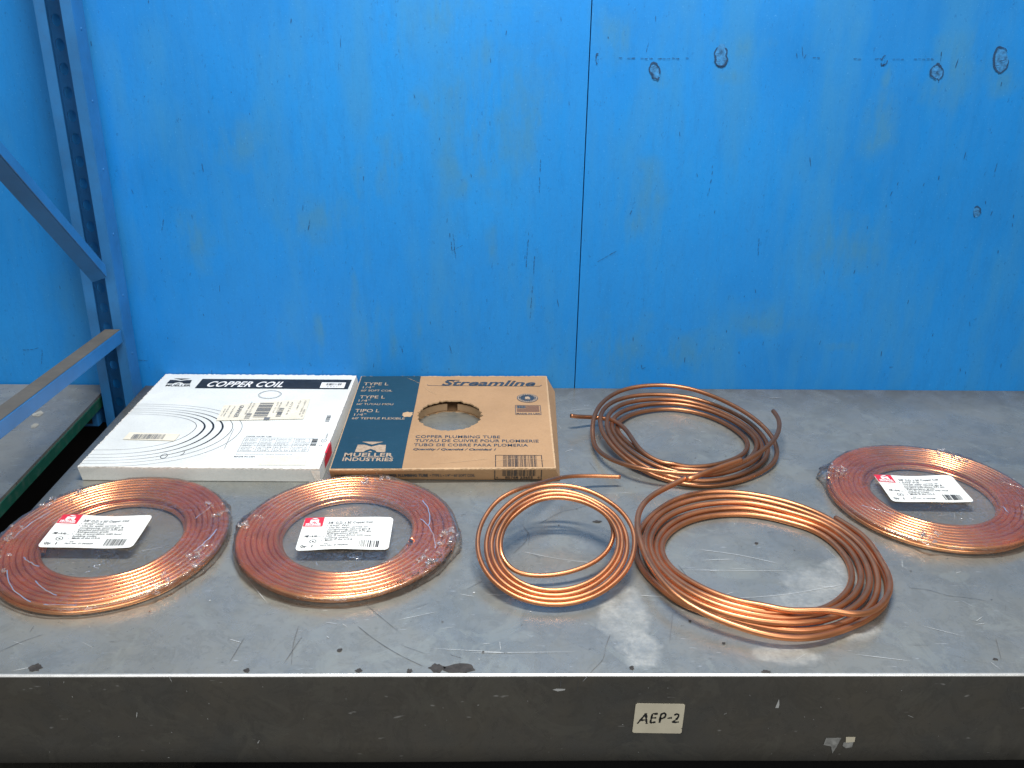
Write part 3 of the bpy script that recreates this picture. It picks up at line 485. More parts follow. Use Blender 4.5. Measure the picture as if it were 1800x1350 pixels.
bm = bmesh.new(); poly(bm, [(.5345, -.0016, -.1152), (.5487, -.0016, -.1153), (.549, -.0016, -.125), (.536, -.0016, -.1265)]); link('tape_scrap', bm, TAPE, bench)

# ------------------------------------------------------------------ neighbouring shelf on the left
side = empty('side_shelf', (-1.3, 0, 0), 'worn grey board shelf with green edge behind the blue rack frame at left', 'shelf')
bm = bmesh.new(); box(bm, -2.3, -.925, .05, 1.028, -.004, .003); link('shelf_board', bm, BOARD, side)
bm = bmesh.new(); box(bm, -.931, -.9235, .052, 1.026, -.030, -.0042); bevel(bm, .001, 1); link('green_edge', bm, GREEN, side)
STAIN = plain('pale_stain', (.36, .36, .32), .8, nsc=60, var=.2)
for cx_, cy_, r_ in ((-1.02, .86, .010), (-1.0, .80, .008)):
    bm = bmesh.new(); n = 14; poly(bm, [(cx_+r_*(.7+.5*random.random())*math.cos(2*math.pi*q/n), cy_+1.7*r_*(.7+.5*random.random())*math.sin(2*math.pi*q/n), .0036) for q in range(n)]); link('plaster_stain', bm, STAIN, side)
bm = bmesh.new(); box(bm, -.99, -.931, .955, 1.0, -.075, -.0045); bevel(bm, .003, 1); link('support_beam', bm, BLUE_ST, side)
bm = bmesh.new(); rect(bm, -.985, -.945, -.066, -.030, 0); bmesh.ops.rotate(bm, verts=bm.verts, cent=(0, 0, 0), matrix=Matrix.Rotation(math.pi/2, 3, 'X')); bmesh.ops.translate(bm, verts=bm.verts, vec=(0, .9545, 0)); link('opening_shade', bm, DARK, side)  # flat dark patch painted as the shade in the hollow beam end

# ------------------------------------------------------------------ blue pallet rack frame
rack = empty('rack_frame', (-.88, .97, -1.15), 'blue steel pallet rack upright frame with punched column, diagonal brace and dusty level brace', 'rack')
ZB, ZT = -1.15, 1.5
def column():
    yl, yb = .962, 1.018; xl, xr = -.9160, -.8412; t = .0025
    bm = bmesh.new()
    box(bm, xl, xl+t, yl, yb, ZB, ZT); box(bm, xr-t, xr, yl, yb, ZB, ZT)                 # flanges
    box(bm, xl+t+.0001, xl+.0215, yl, yl+t, ZB, ZT); box(bm, xr-.0225, xr-t-.0001, yl, yl+t, ZB, ZT)   # lips
    bmesh.ops.recalc_face_normals(bm, faces=bm.faces)
    # web punched with holes
    p = .0480; z = .8276-p*40.5; x0, x1 = xl+t+.0001, xr-t-.0001; hx = -.9000
    while z < ZT-p:
        zc = z+p/2; N = 24; outer, inner = [], []
        for k in range(N):
            a = 2*math.pi*k/N; ca, sa = math.cos(a), math.sin(a)
            inner.append((hx+.0095*ca, zc+.0125*sa))
            sx = (x1-hx) if ca > 0 else (hx-x0); tt = min(sx/abs(ca) if abs(ca) > 1e-6 else 9, (p/2)/abs(sa) if abs(sa) > 1e-6 else 9)
            outer.append((hx+tt*ca, zc+tt*sa))
        for yy in (yb-t, yb):
            vo = [bm.verts.new((a_, yy, b_)) for a_, b_ in outer]; vi = [bm.verts.new((a_, yy, b_)) for a_, b_ in inner]
            for k in range(N): bm.faces.new((vo[k], vo[(k+1)%N], vi[(k+1)%N], vi[k]))
            for cx_, cz_ in ((x1, z), (x1, z+p), (x0, z+p), (x0, z)):
                best = sorted(range(N), key=lambda k: (outer[k][0]-cx_)**2+(outer[k][1]-cz_)**2)[:2]
                if min(best) == 0 and max(best) == N-1: best = [N-1, 0]
                try: bm.faces.new((vo[best[0]], vo[best[1]], bm.verts.new((cx_, yy, cz_))))
                except ValueError: pass
            rim = vi if yy != yb else rim_
            if yy != yb: rim_ = vi
            else:
                for k in range(N): bm.faces.new((rim_[k], rim_[(k+1)%N], vi[(k+1)%N], vi[k]))
        z += p
    return bm
link('column', column(), BLUE_ST, rack)
for q in range(9):   # rivet heads down the outer flange
    bm = bmesh.new(); bmesh.ops.create_icosphere(bm, subdivisions=2, radius=.0032, matrix=Matrix.Translation((-.8411, .992, .10+q*.1425)) @ Matrix.Diagonal((.35, 1, 1, 1))); link('rivet', bm, BLUE_ST, rack, True)
def bar(P0, P1, sec, name, mat, mats_by=None, parent=rack):
    "profile sec (list of (x, z) offsets, closed) swept from P0 to P1 in a vertical plane"
    bm = bmesh.new(); a = [bm.verts.new((P0[0]+u, P0[1], P0[2]+v)) for u, v in sec]; b = [bm.verts.new((P1[0]+u, P1[1], P1[2]+v)) for u, v in sec]
    n = len(sec)
    for i in range(n): bm.faces.new((a[i], a[(i+1)%n], b[(i+1)%n], b[i]))
    bm.faces.new(a[::-1]); bm.faces.new(b); bmesh.ops.recalc_face_normals(bm, faces=bm.faces); bevel(bm, .0008, 1)
    return link(name, bm, mat, parent)
# level brace: a C section, dusty on top
lb = bar((-.8455, .9600, .170), (-.8455, .05, .2265), [(0, 0), (0, -.030), (-.003, -.030), (-.003, -.0035), (-.036, -.0035), (-.036, 0)], 'level_brace', BLUE_ST)
bm = bmesh.new(); poly(bm, [(-.8465, .9595, .1712), (-.881, .9595, .1712), (-.881, .051, .2275), (-.8465, .051, .2275)]); link('dust_layer', bm, DUSTY, lb)
# diagonal brace: an angle turned so its lower leg faces away from the light
d0 = Vector((-.8445, .93, .333)); dd = Vector((0, -.340, .317)); d1 = d0+dd*1.9
bar(d0, d1, [(0, 0), (0, -.030), (-.003, -.030), (-.003, 0)], 'diagonal_brace', BLUE_ST)
bm = bmesh.new(); sv = [(-.0031, -.0300), (-.0340, -.0410), (-.0340, -.0385), (-.0031, -.0270)]
a = [bm.verts.new((d0.x+u, d0.y, d0.z+v)) for u, v in sv]; b = [bm.verts.new((d1.x+u, d1.y, d1.z+v)) for u, v in sv]
for i in range(4): bm.faces.new((a[i], a[(i+1)%4], b[(i+1)%4], b[i]))
bm.faces.new(a[::-1]); bm.faces.new(b); bmesh.ops.recalc_face_normals(bm, faces=bm.faces); link('brace_leg', bm, BLUE_ST, rack)

# ------------------------------------------------------------------ cartons
def carton(name, corners_top, corners_bot, h, mats, root, hole=None, jag=.0008, step=.0045, seed=3, round_c=None):
    "thin shipping carton: jagged worn top edge, four sides, bottom; optional punched hole through both faces"
    rr = random.Random(seed); bm = bmesh.new()
    def outline(C, z, j, dz=0):
        pts = []
        for i in range(4):
            a, b = Vector(C[i]), Vector(C[(i+1)%4]); n = max(2, int((b-a).length/step)); nrm = Vector(((b-a).y, -(b-a).x)).normalized()
            for k in range(n):
                p = a.lerp(b, k/n)+nrm*(j*(1 if k%2 else -.6)*rr.uniform(.34, 1.27) if k else 0)
                pts.append(Vector((p.x, p.y, z+(dz*rr.uniform(-1, .3) if k else -.0006))))
        return pts
    T0 = outline(corners_top, h, jag, .0012)
    cen = sum(T0, Vector())/len(T0)
    ins = [p+(cen-p).normalized()*.004 for p in T0]
    for p in ins: p.z = h
    rr2 = rr; low = outline(corners_top, h, 0)
    for p in low: p.z = h-.0032
    N = len(T0); Bt = []
    # bottom outline with the same count
    for i in range(4):
        a, b = Vector(corners_bot[i]), Vector(corners_bot[(i+1)%4]); n = max(2, int((Vector(corners_top[(i+1)%4])-Vector(corners_top[i])).length/step))
        for k in range(n): p = a.lerp(b, k/n); Bt.append(Vector((p.x, p.y, .001)))
    V = [[bm.verts.new(p) for p in L] for L in (ins, T0, low, Bt)]
    for a in range(3):
        for i in range(N):
            f = bm.faces.new((V[a+1][i], V[a+1][(i+1)%N], V[a][(i+1)%N], V[a][i])); f.material_index = (1 if a < 2 else 0)
    def cap(loop, z, mi, lower=False):
        es = [e_ for e_ in {e_ for v in loop for e_ in v.link_edges} if e_.verts[0] in set(loop) and e_.verts[1] in set(loop)]
        hl = []
        if hole:
            hx, hy, rx, ry = hole; n = 88; jj = [rr.uniform(-1, 1) for _ in range(n)]
            hl = [bm.verts.new((hx+(rx+.0024*jj[k]+(.0022 if k%3 == 0 else 0)+(.009 if lower else 0))*math.cos(2*math.pi*k/n), hy+(ry+.0024*jj[k]+(.0022 if k%3 == 0 else 0)+(.009 if lower else 0))*math.sin(2*math.pi*k/n), z)) for k in range(n)]
            es += [bm.edges.new((hl[k], hl[(k+1)%n])) for k in range(n)]
        r = bmesh.ops.triangle_fill(bm, edges=es, use_beauty=True)
        for g in r['geom']:
            if isinstance(g, bmesh.types.BMFace): g.material_index = mi
        if hl:   # board thickness seen at the cut
            n = len(hl); lo = [bm.verts.new((v.co.x, v.co.y, z-.0032)) for v in hl]
            for k in range(n): bm.faces.new((hl[k], hl[(k+1)%n], lo[(k+1)%n], lo[k])).material_index = 1
    cap(V[0], h, 0); cap(V[3], .001, 0, True)
    bmesh.ops.recalc_face_normals(bm, faces=bm.faces)
    return link(name, bm, mats, root)

# --- white carton
HW = .0315
wc = empty('white_carton', (-.565, .80, 0), 'flat white carton printed COPPER COIL in a black band, left of the brown carton', 'carton')
wb = carton('carton_body', [(-.8065, .5625), (-.3355, .5575), (-.3255, 1.0300), (-.7850, 1.0315)], [(-.8020, .5640), (-.3330, .5600), (-.3190, 1.028), (-.786, 1.0300)], HW, [WHITE_C, EDGE_W], wc, jag=.0005, seed=4)
z = HW+.0005; F = flat(z); F2 = flat(z+.0004); F3 = flat(z+.0008)
bm = bmesh.new(); poly(bm, [(-.6905, .9455, z), (-.3345, .9450, z), (-.3325, 1.0020, z), (-.6880, 1.0012, z)]); band = link('title_band', bm, INK, wc)
bm = bmesh.new(); write(bm, 'COPPER COIL', -.6690, -.4900, .9550, .9850, F2, off=.022, shear=.22, ls=1.06); link('title_lettering', bm, WHT, band)
bm = bmesh.new(); qrect(bm, -.4010, -.3440, .9510, .9835, F2); bl = link('barcode_sticker', bm, WHT, wc)
bm = bmesh.new(); bars(bm, -.390, -.353, .9650, .9780, F3, 22, 3); write(bm, '2 0 4 7', -.385, -.36, .9560, .9610, F3); link('barcode', bm, INK, bl)
bm = bmesh.new(); emblem(bm, -.7640, -.7090, .9720, 1.0030, F); write(bm, 'MUELLER', -.7620, -.7040, .9560, .9665, F, off=.03); link('emblem', bm, INK, wc)
# tube drawing: six curved lines that thicken at the bend, plus the pipe end
bm = bmesh.new()
for i, (xr, yt, yb_, wd) in enumerate([(-.529, .8555, .5610, .0010), (-.549, .8450, .5745, .0013), (-.570, .8330, .5860, .0042), (-.590, .8240, .5985, .0044), (-.6085, .8130, .6130, .0042), (-.6270, .8030, .6320, .0012)]):
    cy_ = yt*.5+yb_*.5+.018; n = 60; pts = []
    for k in range(n+1):
        a = math.pi/2-math.pi*k/n; cx_ = -.803; rx = xr-cx_
        pts.append((cx_+rx*max(0, math.cos(a))**.75, (cy_+(yt-cy_)*math.sin(a)) if a > 0 else (cy_+(cy_-yb_)*math.sin(a))))
    L_, R_ = [], []
    for k, p in enumerate(pts):
        q0, q1 = Vector(pts[max(0, k-1)]), Vector(pts[min(n, k+1)]); t_ = (q1-q0).normalized(); nn = Vector((-t_.y, t_.x)); ww = .0006+(wd-.0006)*max(0, math.sin(math.pi*k/n))**3
        L_.append(bm.verts.new((p[0]+nn.x*ww/2, p[1]+nn.y*ww/2, z))); R_.append(bm.verts.new((p[0]-nn.x*ww/2, p[1]-nn.y*ww/2, z)))
    for k in range(n): bm.faces.new((L_[k], L_[k+1], R_[k+1], R_[k]))
ringpoly(bm, -.6526, .6062, .0066, .0100, .0011, F2); ringpoly(bm, -.6225, .6205, .0060, .0095, .0010, F2, a0=-1.5, a1=1.5)
ringpoly(bm, -.5085, .9115, .0265, .0235, .0010, F); ringpoly(bm, -.5085, .9120, .0235, .0205, .0006, F)
ribbon(bm, [(-.5457, .7363), (-.5440, .69), (-.5413, .6337)], .0009, 'z', z, 0)
link('tube_drawing', bm, INK, wc)
bm = bmesh.new(); poly(bm, [(-.5975, .8480, z+.0012), (-.5930, .7690, z+.0012), (-.4070, .7800, z+.0012), (-.4115, .8890, z+.0012)][::-1]); bmesh.ops.recalc_face_normals(bm, faces=bm.faces); sl = link('shipping_label', bm, CREAM, wc)
F4 = flat(z+.0016)
bm = bmesh.new()
def sideways(text, x, y0, y1, hgt, mi=0, off=0.):
    write(bm, text, 0, (y1-y0), 0, hgt, lambda u, v: (x+v, y1-u, z+.0016), off, 0, mi)
sideways('GRAINGER', -.5600, .785, .848, .0085, off=.03); sideways('www.grainger.com', -.5720, .785, .845, .0035); sideways('PO BOX 4200', -.5840, .79, .845, .0030); sideways('SHIP TO', -.5900, .79, .83, .003)
sideways('CUSTOMER ORDER', -.5400, .80, .868, .0030); sideways('0184-2210', -.5330, .80, .86, .0035); bars(bm, -.5360, -.5240, .778, .806, F4, 14, 8, vertical=False)
bars(bm, -.5190, -.4880, .786, .862, F4, 26, 5, vertical=False); qrect(bm, -.4925, -.4800, .7735, .7865, F4); sideways('QTY 12 LB', -.4810, .81, .868, .0035); sideways('4NGU4', -.4740, .81, .868, .004)
bars(bm, -.4700, -.4590, .790, .835, F4, 20, 11, vertical=False); sideways('ITEM 2210', -.4590, .845, .870, .0035); sideways('47174-6', -.4500, .80, .868, .0050); sideways('PCS 0001', -.4330, .83, .875, .0035); sideways('DEPT 9 BIN 44', -.4210, .80, .875, .0035); sideways('AISLE 12', -.4150, .79, .83, .004)
link('label_print', bm, INK_GREY, sl)
bm = bmesh.new(); poly(bm, [(-.7600, .6780, z+.001), (-.6530, .6720, z+.001), (-.6500, .7040, z+.001), (-.7580, .7110, z+.001)]); bt = link('tape_strip', bm, CREAM, wc)
bm = bmesh.new(); bars(bm, -.7450, -.6790, .6790, .7010, F4, 34, 21); link('barcode', bm, INK_GREY, bt)
bm = bmesh.new(); frame(bm, -.5124, -.3700, .6280, .6900, .0007, F)
for xx in (-.478, -.444, -.408): qrect(bm, xx, xx+.0006, .6280, .6900, F)
for yy in (.655, .662): qrect(bm, -.512, -.371, yy, yy+.0005, F)
write(bm, 'COPPER WATER TUBE', -.5110, -.4580, .6940, .6985, F, off=.02)
rt_ = random.Random(9); W_ = ['Nominal size', 'Wall 0.030', 'Length ft', '60 SOFT', 'TYPE L', 'O.D. in', 'ASTM B88', 'Annealed', '5/8 x 60', 'Qty 1', '3/4 x 60', '1/2 in']
for r_ in range(8):
    for c0, c1 in ((-.509, -.482), (-.475, -.447), (-.441, -.411), (-.405, -.373)):
        yb_ = .6310+r_*.0073
        write(bm, rt_.choice(W_), c0, c1-rt_.uniform(0, .006), yb_, yb_+.0035, F)
write(bm, 'MADE IN USA', -.5135, -.4710, .6035, .6085, F, off=.03)
write(bm, 'www.muellerindustries.com   Memphis Tennessee 38125', -.512, -.400, .6155, .6185, F)
link('size_table', bm, INK_GREY, wc)
bm = bmesh.new(); poly(bm, [(-.4570, .5700, z+.0003), (-.3640, .5700, z+.0003), (-.3680, .6110, z+.0003), (-.4500, .6080, z+.0003)]); link('tape_patch', bm, CREAM, wc)
bm = bmesh.new(); bars(bm, -.3590, -.3500, .7700, .8010, F, 12, 2, vertical=False); link('small_barcode', bm, INK, wc); bm = bmesh.new(); bars(bm, -.3700, -.3590, .6550, .6880, F, 12, 6, vertical=False)
ringpoly(bm, -.3460, .6790, .0058, .0075, .0008, F); write(bm, 'UL', -.3485, -.3435, .6765, .6810, F); write(bm, 'ASTM', 0, .022, 0, .003, lambda u, v: (-.345+v, .712-u, z)); write(bm, 'CE', -.352, -.346, .655, .659, F)
link('side_codes', bm, INK, wc)
bm = bmesh.new(); poly(bm, [(-.3362, .622, z+.0004), (-.3326, .622, z+.0004), (-.3318, .672, z+.0004), (-.3352, .664, z+.0004)])
poly(bm, [(-.3334, .605, HW-.0015), (-.3325, .600, .010), (-.3300, .668, .009), (-.3318, .676, HW-.0015)]); 
for v in bm.verts: v.co.x += .0012
link('red_mark', bm, RED, wc)
bm = bmesh.new()
poly(bm, [(-.3520, .5565, .0285), (-.3430, .5555, .004), (-.3340, .5560, .003), (-.3338, .5560, .028)]); 
for v in bm.verts: v.co.y -= .0005
link('corner_flap', bm, EDGE_W, wc)

# --- brown carton
HB = .033
bc = empty('brown_carton', (-.09, .79, 0), 'brown carton with navy end panel and a torn round hole in its middle', 'carton')
HOLE = (-.0900, .8050, .0700, .0775)
carton('carton_body', [(-.3145, .5510), (.1300, .5620), (.1365, 1.0300), (-.3130, 1.0220)], [(-.3155, .5715), (.1400, .5700), (.1560, 1.0080), (-.3150, 1.0200)], HB, [KRAFT, KRAFT_E], bc, hole=HOLE, jag=.0005, seed=8)
# curled inner flaps of board standing inside the hole
def inner_flap(a0, a1, name):
    bm = bmesh.new(); R_ = []
    n = 40
    for k in range(n+1):
        a = a0+(a1-a0)*k/n; cx_, cy_, rx, ry = HOLE; rx += .010; ry += .014
        R_.append([bm.verts.new((cx_+(rx+dr)*math.cos(a), cy_+(ry+dr)*math.sin(a), zz)) for dr, zz in ((0, .0015), (0, .018), (.004, .0175), (.004, .0015))])
    for k in range(n):
        for q in range(4): bm.faces.new((R_[k][q], R_[k][(q+1)%4], R_[k+1][(q+1)%4], R_[k+1][q])).smooth = False
    bm.faces.new(R_[0]); bm.faces.new(R_[-1][::-1]); bmesh.ops.recalc_face_normals(bm, faces=bm.faces)
    link(name, bm, KRAFT_E, bc)
inner_flap(math.radians(-5), math.radians(80), 'inner_flap'); inner_flap(math.radians(97), math.radians(195), 'inner_flap')
z = HB+.0005; F = flat(z); F2 = flat(z+.0004)
bm = bmesh.new(); poly(bm, [(-.3125, .5550, z), (-.1730, .5565, z), (-.1725, .700, z), (-.1695, .8650, z), (-.1690, 1.0235, z), (-.3110, 1.0195, z)]); np_ = link('navy_panel', bm, NAVY, bc)
bm = bmesh.new()
bm.free()
for yb_, s_, xr, s2, xr2 in ((.9653, 'TYPE L', -.2420, "60' SOFT COIL", -.2290), (.8895, 'TYPE L', -.2420, "60' TUYAU MOU", -.2195), (.8150, 'TIPO L', -.2465, "60' TEMPLE FLEXIBLE", -.1870)):
    bm = bmesh.new(); write(bm, s_, -.3005, xr, yb_, yb_+.0155, F2, off=.01)
    write(bm, '1/4"', -.3000, -.2740, yb_-.0190, yb_-.0075, F2)
    write(bm, s2, -.3020, xr2, yb_-.0365, yb_-.0270, F2, off=.01); link('type_lettering', bm, TAN_INK, np_)
bm = bmesh.new(); write(bm, 'MUELLER', -.2940, -.1960, .6048, .6200, F2, off=.03, ls=1.08); write(bm, 'INDUSTRIES', -.2945, -.1940, .5862, .6000, F2, off=.03, ls=1.08)
link('maker_lettering', bm, TAN_INK, np_)
bm = bmesh.new(); emblem(bm, -.2745, -.2130, .6245, .6705, F2); link('emblem', bm, TAN_INK, np_)
bm = bmesh.new()
write(bm, 'Streamline', -.1170, .1030, .9680, .9985, F, off=.03, shear=.35, ls=1.03)
qrect(bm, -.1460, .0, .9650, .9668, F); qrect(bm, .108, .118, .9650, .9668, F); ribbon(bm, [(-.1500, .9720), (-.1480, .9670), (-.1440, .9658)], .0018, 'z', z, 0, False); ribbon(bm, [(.110, .9655), (.117, .9672), (.1215, .9740)], .0018, 'z', z, 0, False); ribbon(bm, [(.0, .9659), (.06, .9656), (.110, .9656)], .0017, 'z', z, 0, False)
qrect(bm, -.105, -.075, .9975, 1.0005, F); link('title_lettering', bm, NAVY_INK, bc)
bm = bmesh.new()
write(bm, 'COPPER PLUMBING TUBE', -.1570, .0205, .6905, .7025, F, off=.014, ls=1.05); write(bm, 'TUYAU DE CUIVRE POUR PLOMBERIE', -.1565, .1008, .6722, .6842, F, off=.014, ls=1.05); write(bm, 'TUBO DE COBRE PARA PLOMERIA', -.1575, .0780, .6530, .6645, F, off=.014, ls=1.05)
write(bm, 'Quantity / Quantit\u00e9 / Cantidad 1', -.1585, .0095, .6350, .6430, F, off=.03, shear=.3)
link('product_lettering', bm, NAVY_INK, bc)
bm = bmesh.new(); disc(bm, .0850, .8972, .0243, .0252, F); ringpoly(bm, .0850, .8972, .0225, .0232, .0022, F2, mi=1); disc(bm, .0850, .8990, .0065, .0065, F2, mi=1, n=5); qrect(bm, .0790, .0910, .8900, .8945, F2, mi=1)
for k in range(26):
    a = 2*math.pi*k/26
    if k in (0, 13): continue
    qx, qy = .0850+.0178*math.cos(a), .8972+.0184*math.sin(a); qrect(bm, qx-.0010, qx+.0010, qy-.0016, qy+.0016, F2, mi=1)
link('round_seal', bm, [NAVY_INK, TAN_INK], bc)
bm = bmesh.new(); frame(bm, .0555, .1130, .8070, .8580, .0013, F); qrect(bm, .0590, .0790, .8405, .8550, F)
for k in range(8):
    yb_ = .8225+k*.0042
    qrect(bm, .0795 if k > 3 else .0590, .1095, yb_, yb_+.0020, F, mi=1)
for a_ in range(5):
    for b_ in range(3): disc(bm, .0612+a_*.0039, .8428+b_*.0042, .0008, .0011, F2, mi=2, n=6)
write(bm, 'MADE IN USA', .0580, .1110, .8100, .8165, F, off=.02); link('flag_mark', bm, [NAVY_INK, plain('muted_red_ink', (.10, .045, .05), .7), TAN_INK], bc)
# barcode that wraps over the front edge
bm = bmesh.new()
FR = lambda u, v: (u, .5638-(.0315-v)*.00+(.0025*(1 if v > .02 else .8)), v)
yf = lambda u: .5508+(u+.3145)*.02475
def FR(u, v):   # front face of the carton, leaning slightly
    t_ = 1-(v-.001)/(.0298-.001); y0 = yf(u)+t_*((.5715-.0015*(u+.3155)/.4555)-yf(u)); return (u, y0-.0012, v)
frame(bm, .0100, .1045, .5640, .6150, .0016, F); bars(bm, .0260, .0930, .5655, .6125, F, 34, 77)
bars(bm, .0245, .0895, .0125, .0290, FR, 34, 77); 
for s_ in (.0085, .1010): qrect(bm, s_, s_+.0016, .0025, .0292, FR)
qrect(bm, .0085, .1026, .0022, .0038, FR)
write(bm, '85768 23655', .0300, .0850, .0055, .0112, FR, off=.02); write(bm, '6', .0125, .0160, .0055, .0105, FR); write(bm, '9', .0945, .0985, .0055, .0105, FR)
for v in bm.verts:
    if v.co.z > .02 and abs(v.co.z-z) < 1e-4 and v.co.y < .5645: v.co.y = .5655
link('barcode', bm, INK, bc)
bm = bmesh.new(); write(bm, 'LS-02060', -.3060, -.2720, .0115, .0180, FR, off=.02); write(bm, 'Streamline', -.2640, -.2200, .0110, .0185, FR, off=.02, shear=.3)
write(bm, 'COPPER PLUMBING TUBE', -.2130, -.1230, .0105, .0182, FR, off=.03); write(bm, '\u2022 TYPE L \u2022 1/4" \u2022 60\' SOFT COIL', -.1190, -.0300, .0105, .0180, FR, off=.015)
link('edge_print', bm, NAVY_INK, bc)
# worn creases and the torn spot left of the hole
bm = bmesh.new()
poly(bm, [(-.1830+random.uniform(-.002, .002)+(.011+random.uniform(-.002, .003))*math.cos(a), .8040+(.014+random.uniform(-.003, .003))*math.sin(a), z+.0006) for a in [2*math.pi*k/16 for k in range(16)]])
link('torn_paper', bm, KRAFT_E, bc); bm = bmesh.new()
ribbon(bm, [(-.155, .955), (-.14, .93), (-.125, .915)], .0012, 'z', z+.0002); link('board_crease', bm, KRAFT_E, bc); bm = bmesh.new(); ribbon(bm, [(-.20, 1.01), (-.18, .99), (-.17, .978)], .0010, 'z', z+.0006); link('board_crease', bm, KRAFT_E, bc); bm = bmesh.new(); ribbon(bm, [(.0, .60), (-.06, .585), (-.12, .575)], .0010, 'z', z+.0002); link('board_crease', bm, KRAFT_E, bc); bm = bmesh.new(); ribbon(bm, [(.0, .585), (.06, .600), (.12, .590)], .0010, 'z', z+.0008)
link('board_crease', bm, KRAFT_E, bc)

# ------------------------------------------------------------------ loose coils
def loose(name, path, r, mat, label):
    P = even(relax(catmull(path, 7), 10), .004)
    P = [Vector((p.x, p.y, max(p.z, r+.0003))) for p in P]
    # let the turns rest against one another: push overlapping strands apart
    for _ in range(10):
        n = len(P); cell = {}; 
        for i, p in enumerate(P): cell.setdefault((int(p.x/.012), int(p.y/.012)), []).append(i)
        mv = [Vector() for _ in P]
        for i, p in enumerate(P):
            ix, iy = int(p.x/.012), int(p.y/.012)
            for a_ in (-1, 0, 1):
                for b_ in (-1, 0, 1):
                    for j in cell.get((ix+a_, iy+b_), ()):
                        if j > i+24:
                            d = P[j]-p; L_ = d.length
                            if 1e-6 < L_ < 2*r*.9:
                                u_ = d/L_; u_.z *= 1.35; s_ = (2*r*.9-L_)*.16; mv[i] -= u_*s_; mv[j] += u_*s_
        mv[0] = mv[-1] = Vector()
        P = [P[i]+mv[i] for i in range(n)]; P = relax(P, 2)
        P = [Vector((p.x, p.y, max(p.z, r+.0003))) for p in P]
    root = empty(name, (sum(p.x for p in P)/len(P), sum(p.y for p in P)/len(P), 0), label, 'copper coil')
    bm = bmesh.new(); tube(bm, P, r, 14); bmesh.ops.recalc_face_normals(bm, faces=bm.faces)
    link('tubing', bm, [mat, BORE_SHADE], root, True); return root
loose('copper_tube_coil', PATH_BACK, .0048, COP_D, 'dull loose copper coil near the blue wall, right of the brown carton')
loose('copper_tube_coil', PATH_FRONT, .0053, COP_L, 'large loose copper tube coil at the front, one end lying across the coil behind it')
loose('copper_tube_coil', PATH_THIN, .0040, COP_L, 'small thin bright copper coil in front of the brown carton, one straight end pointing right')

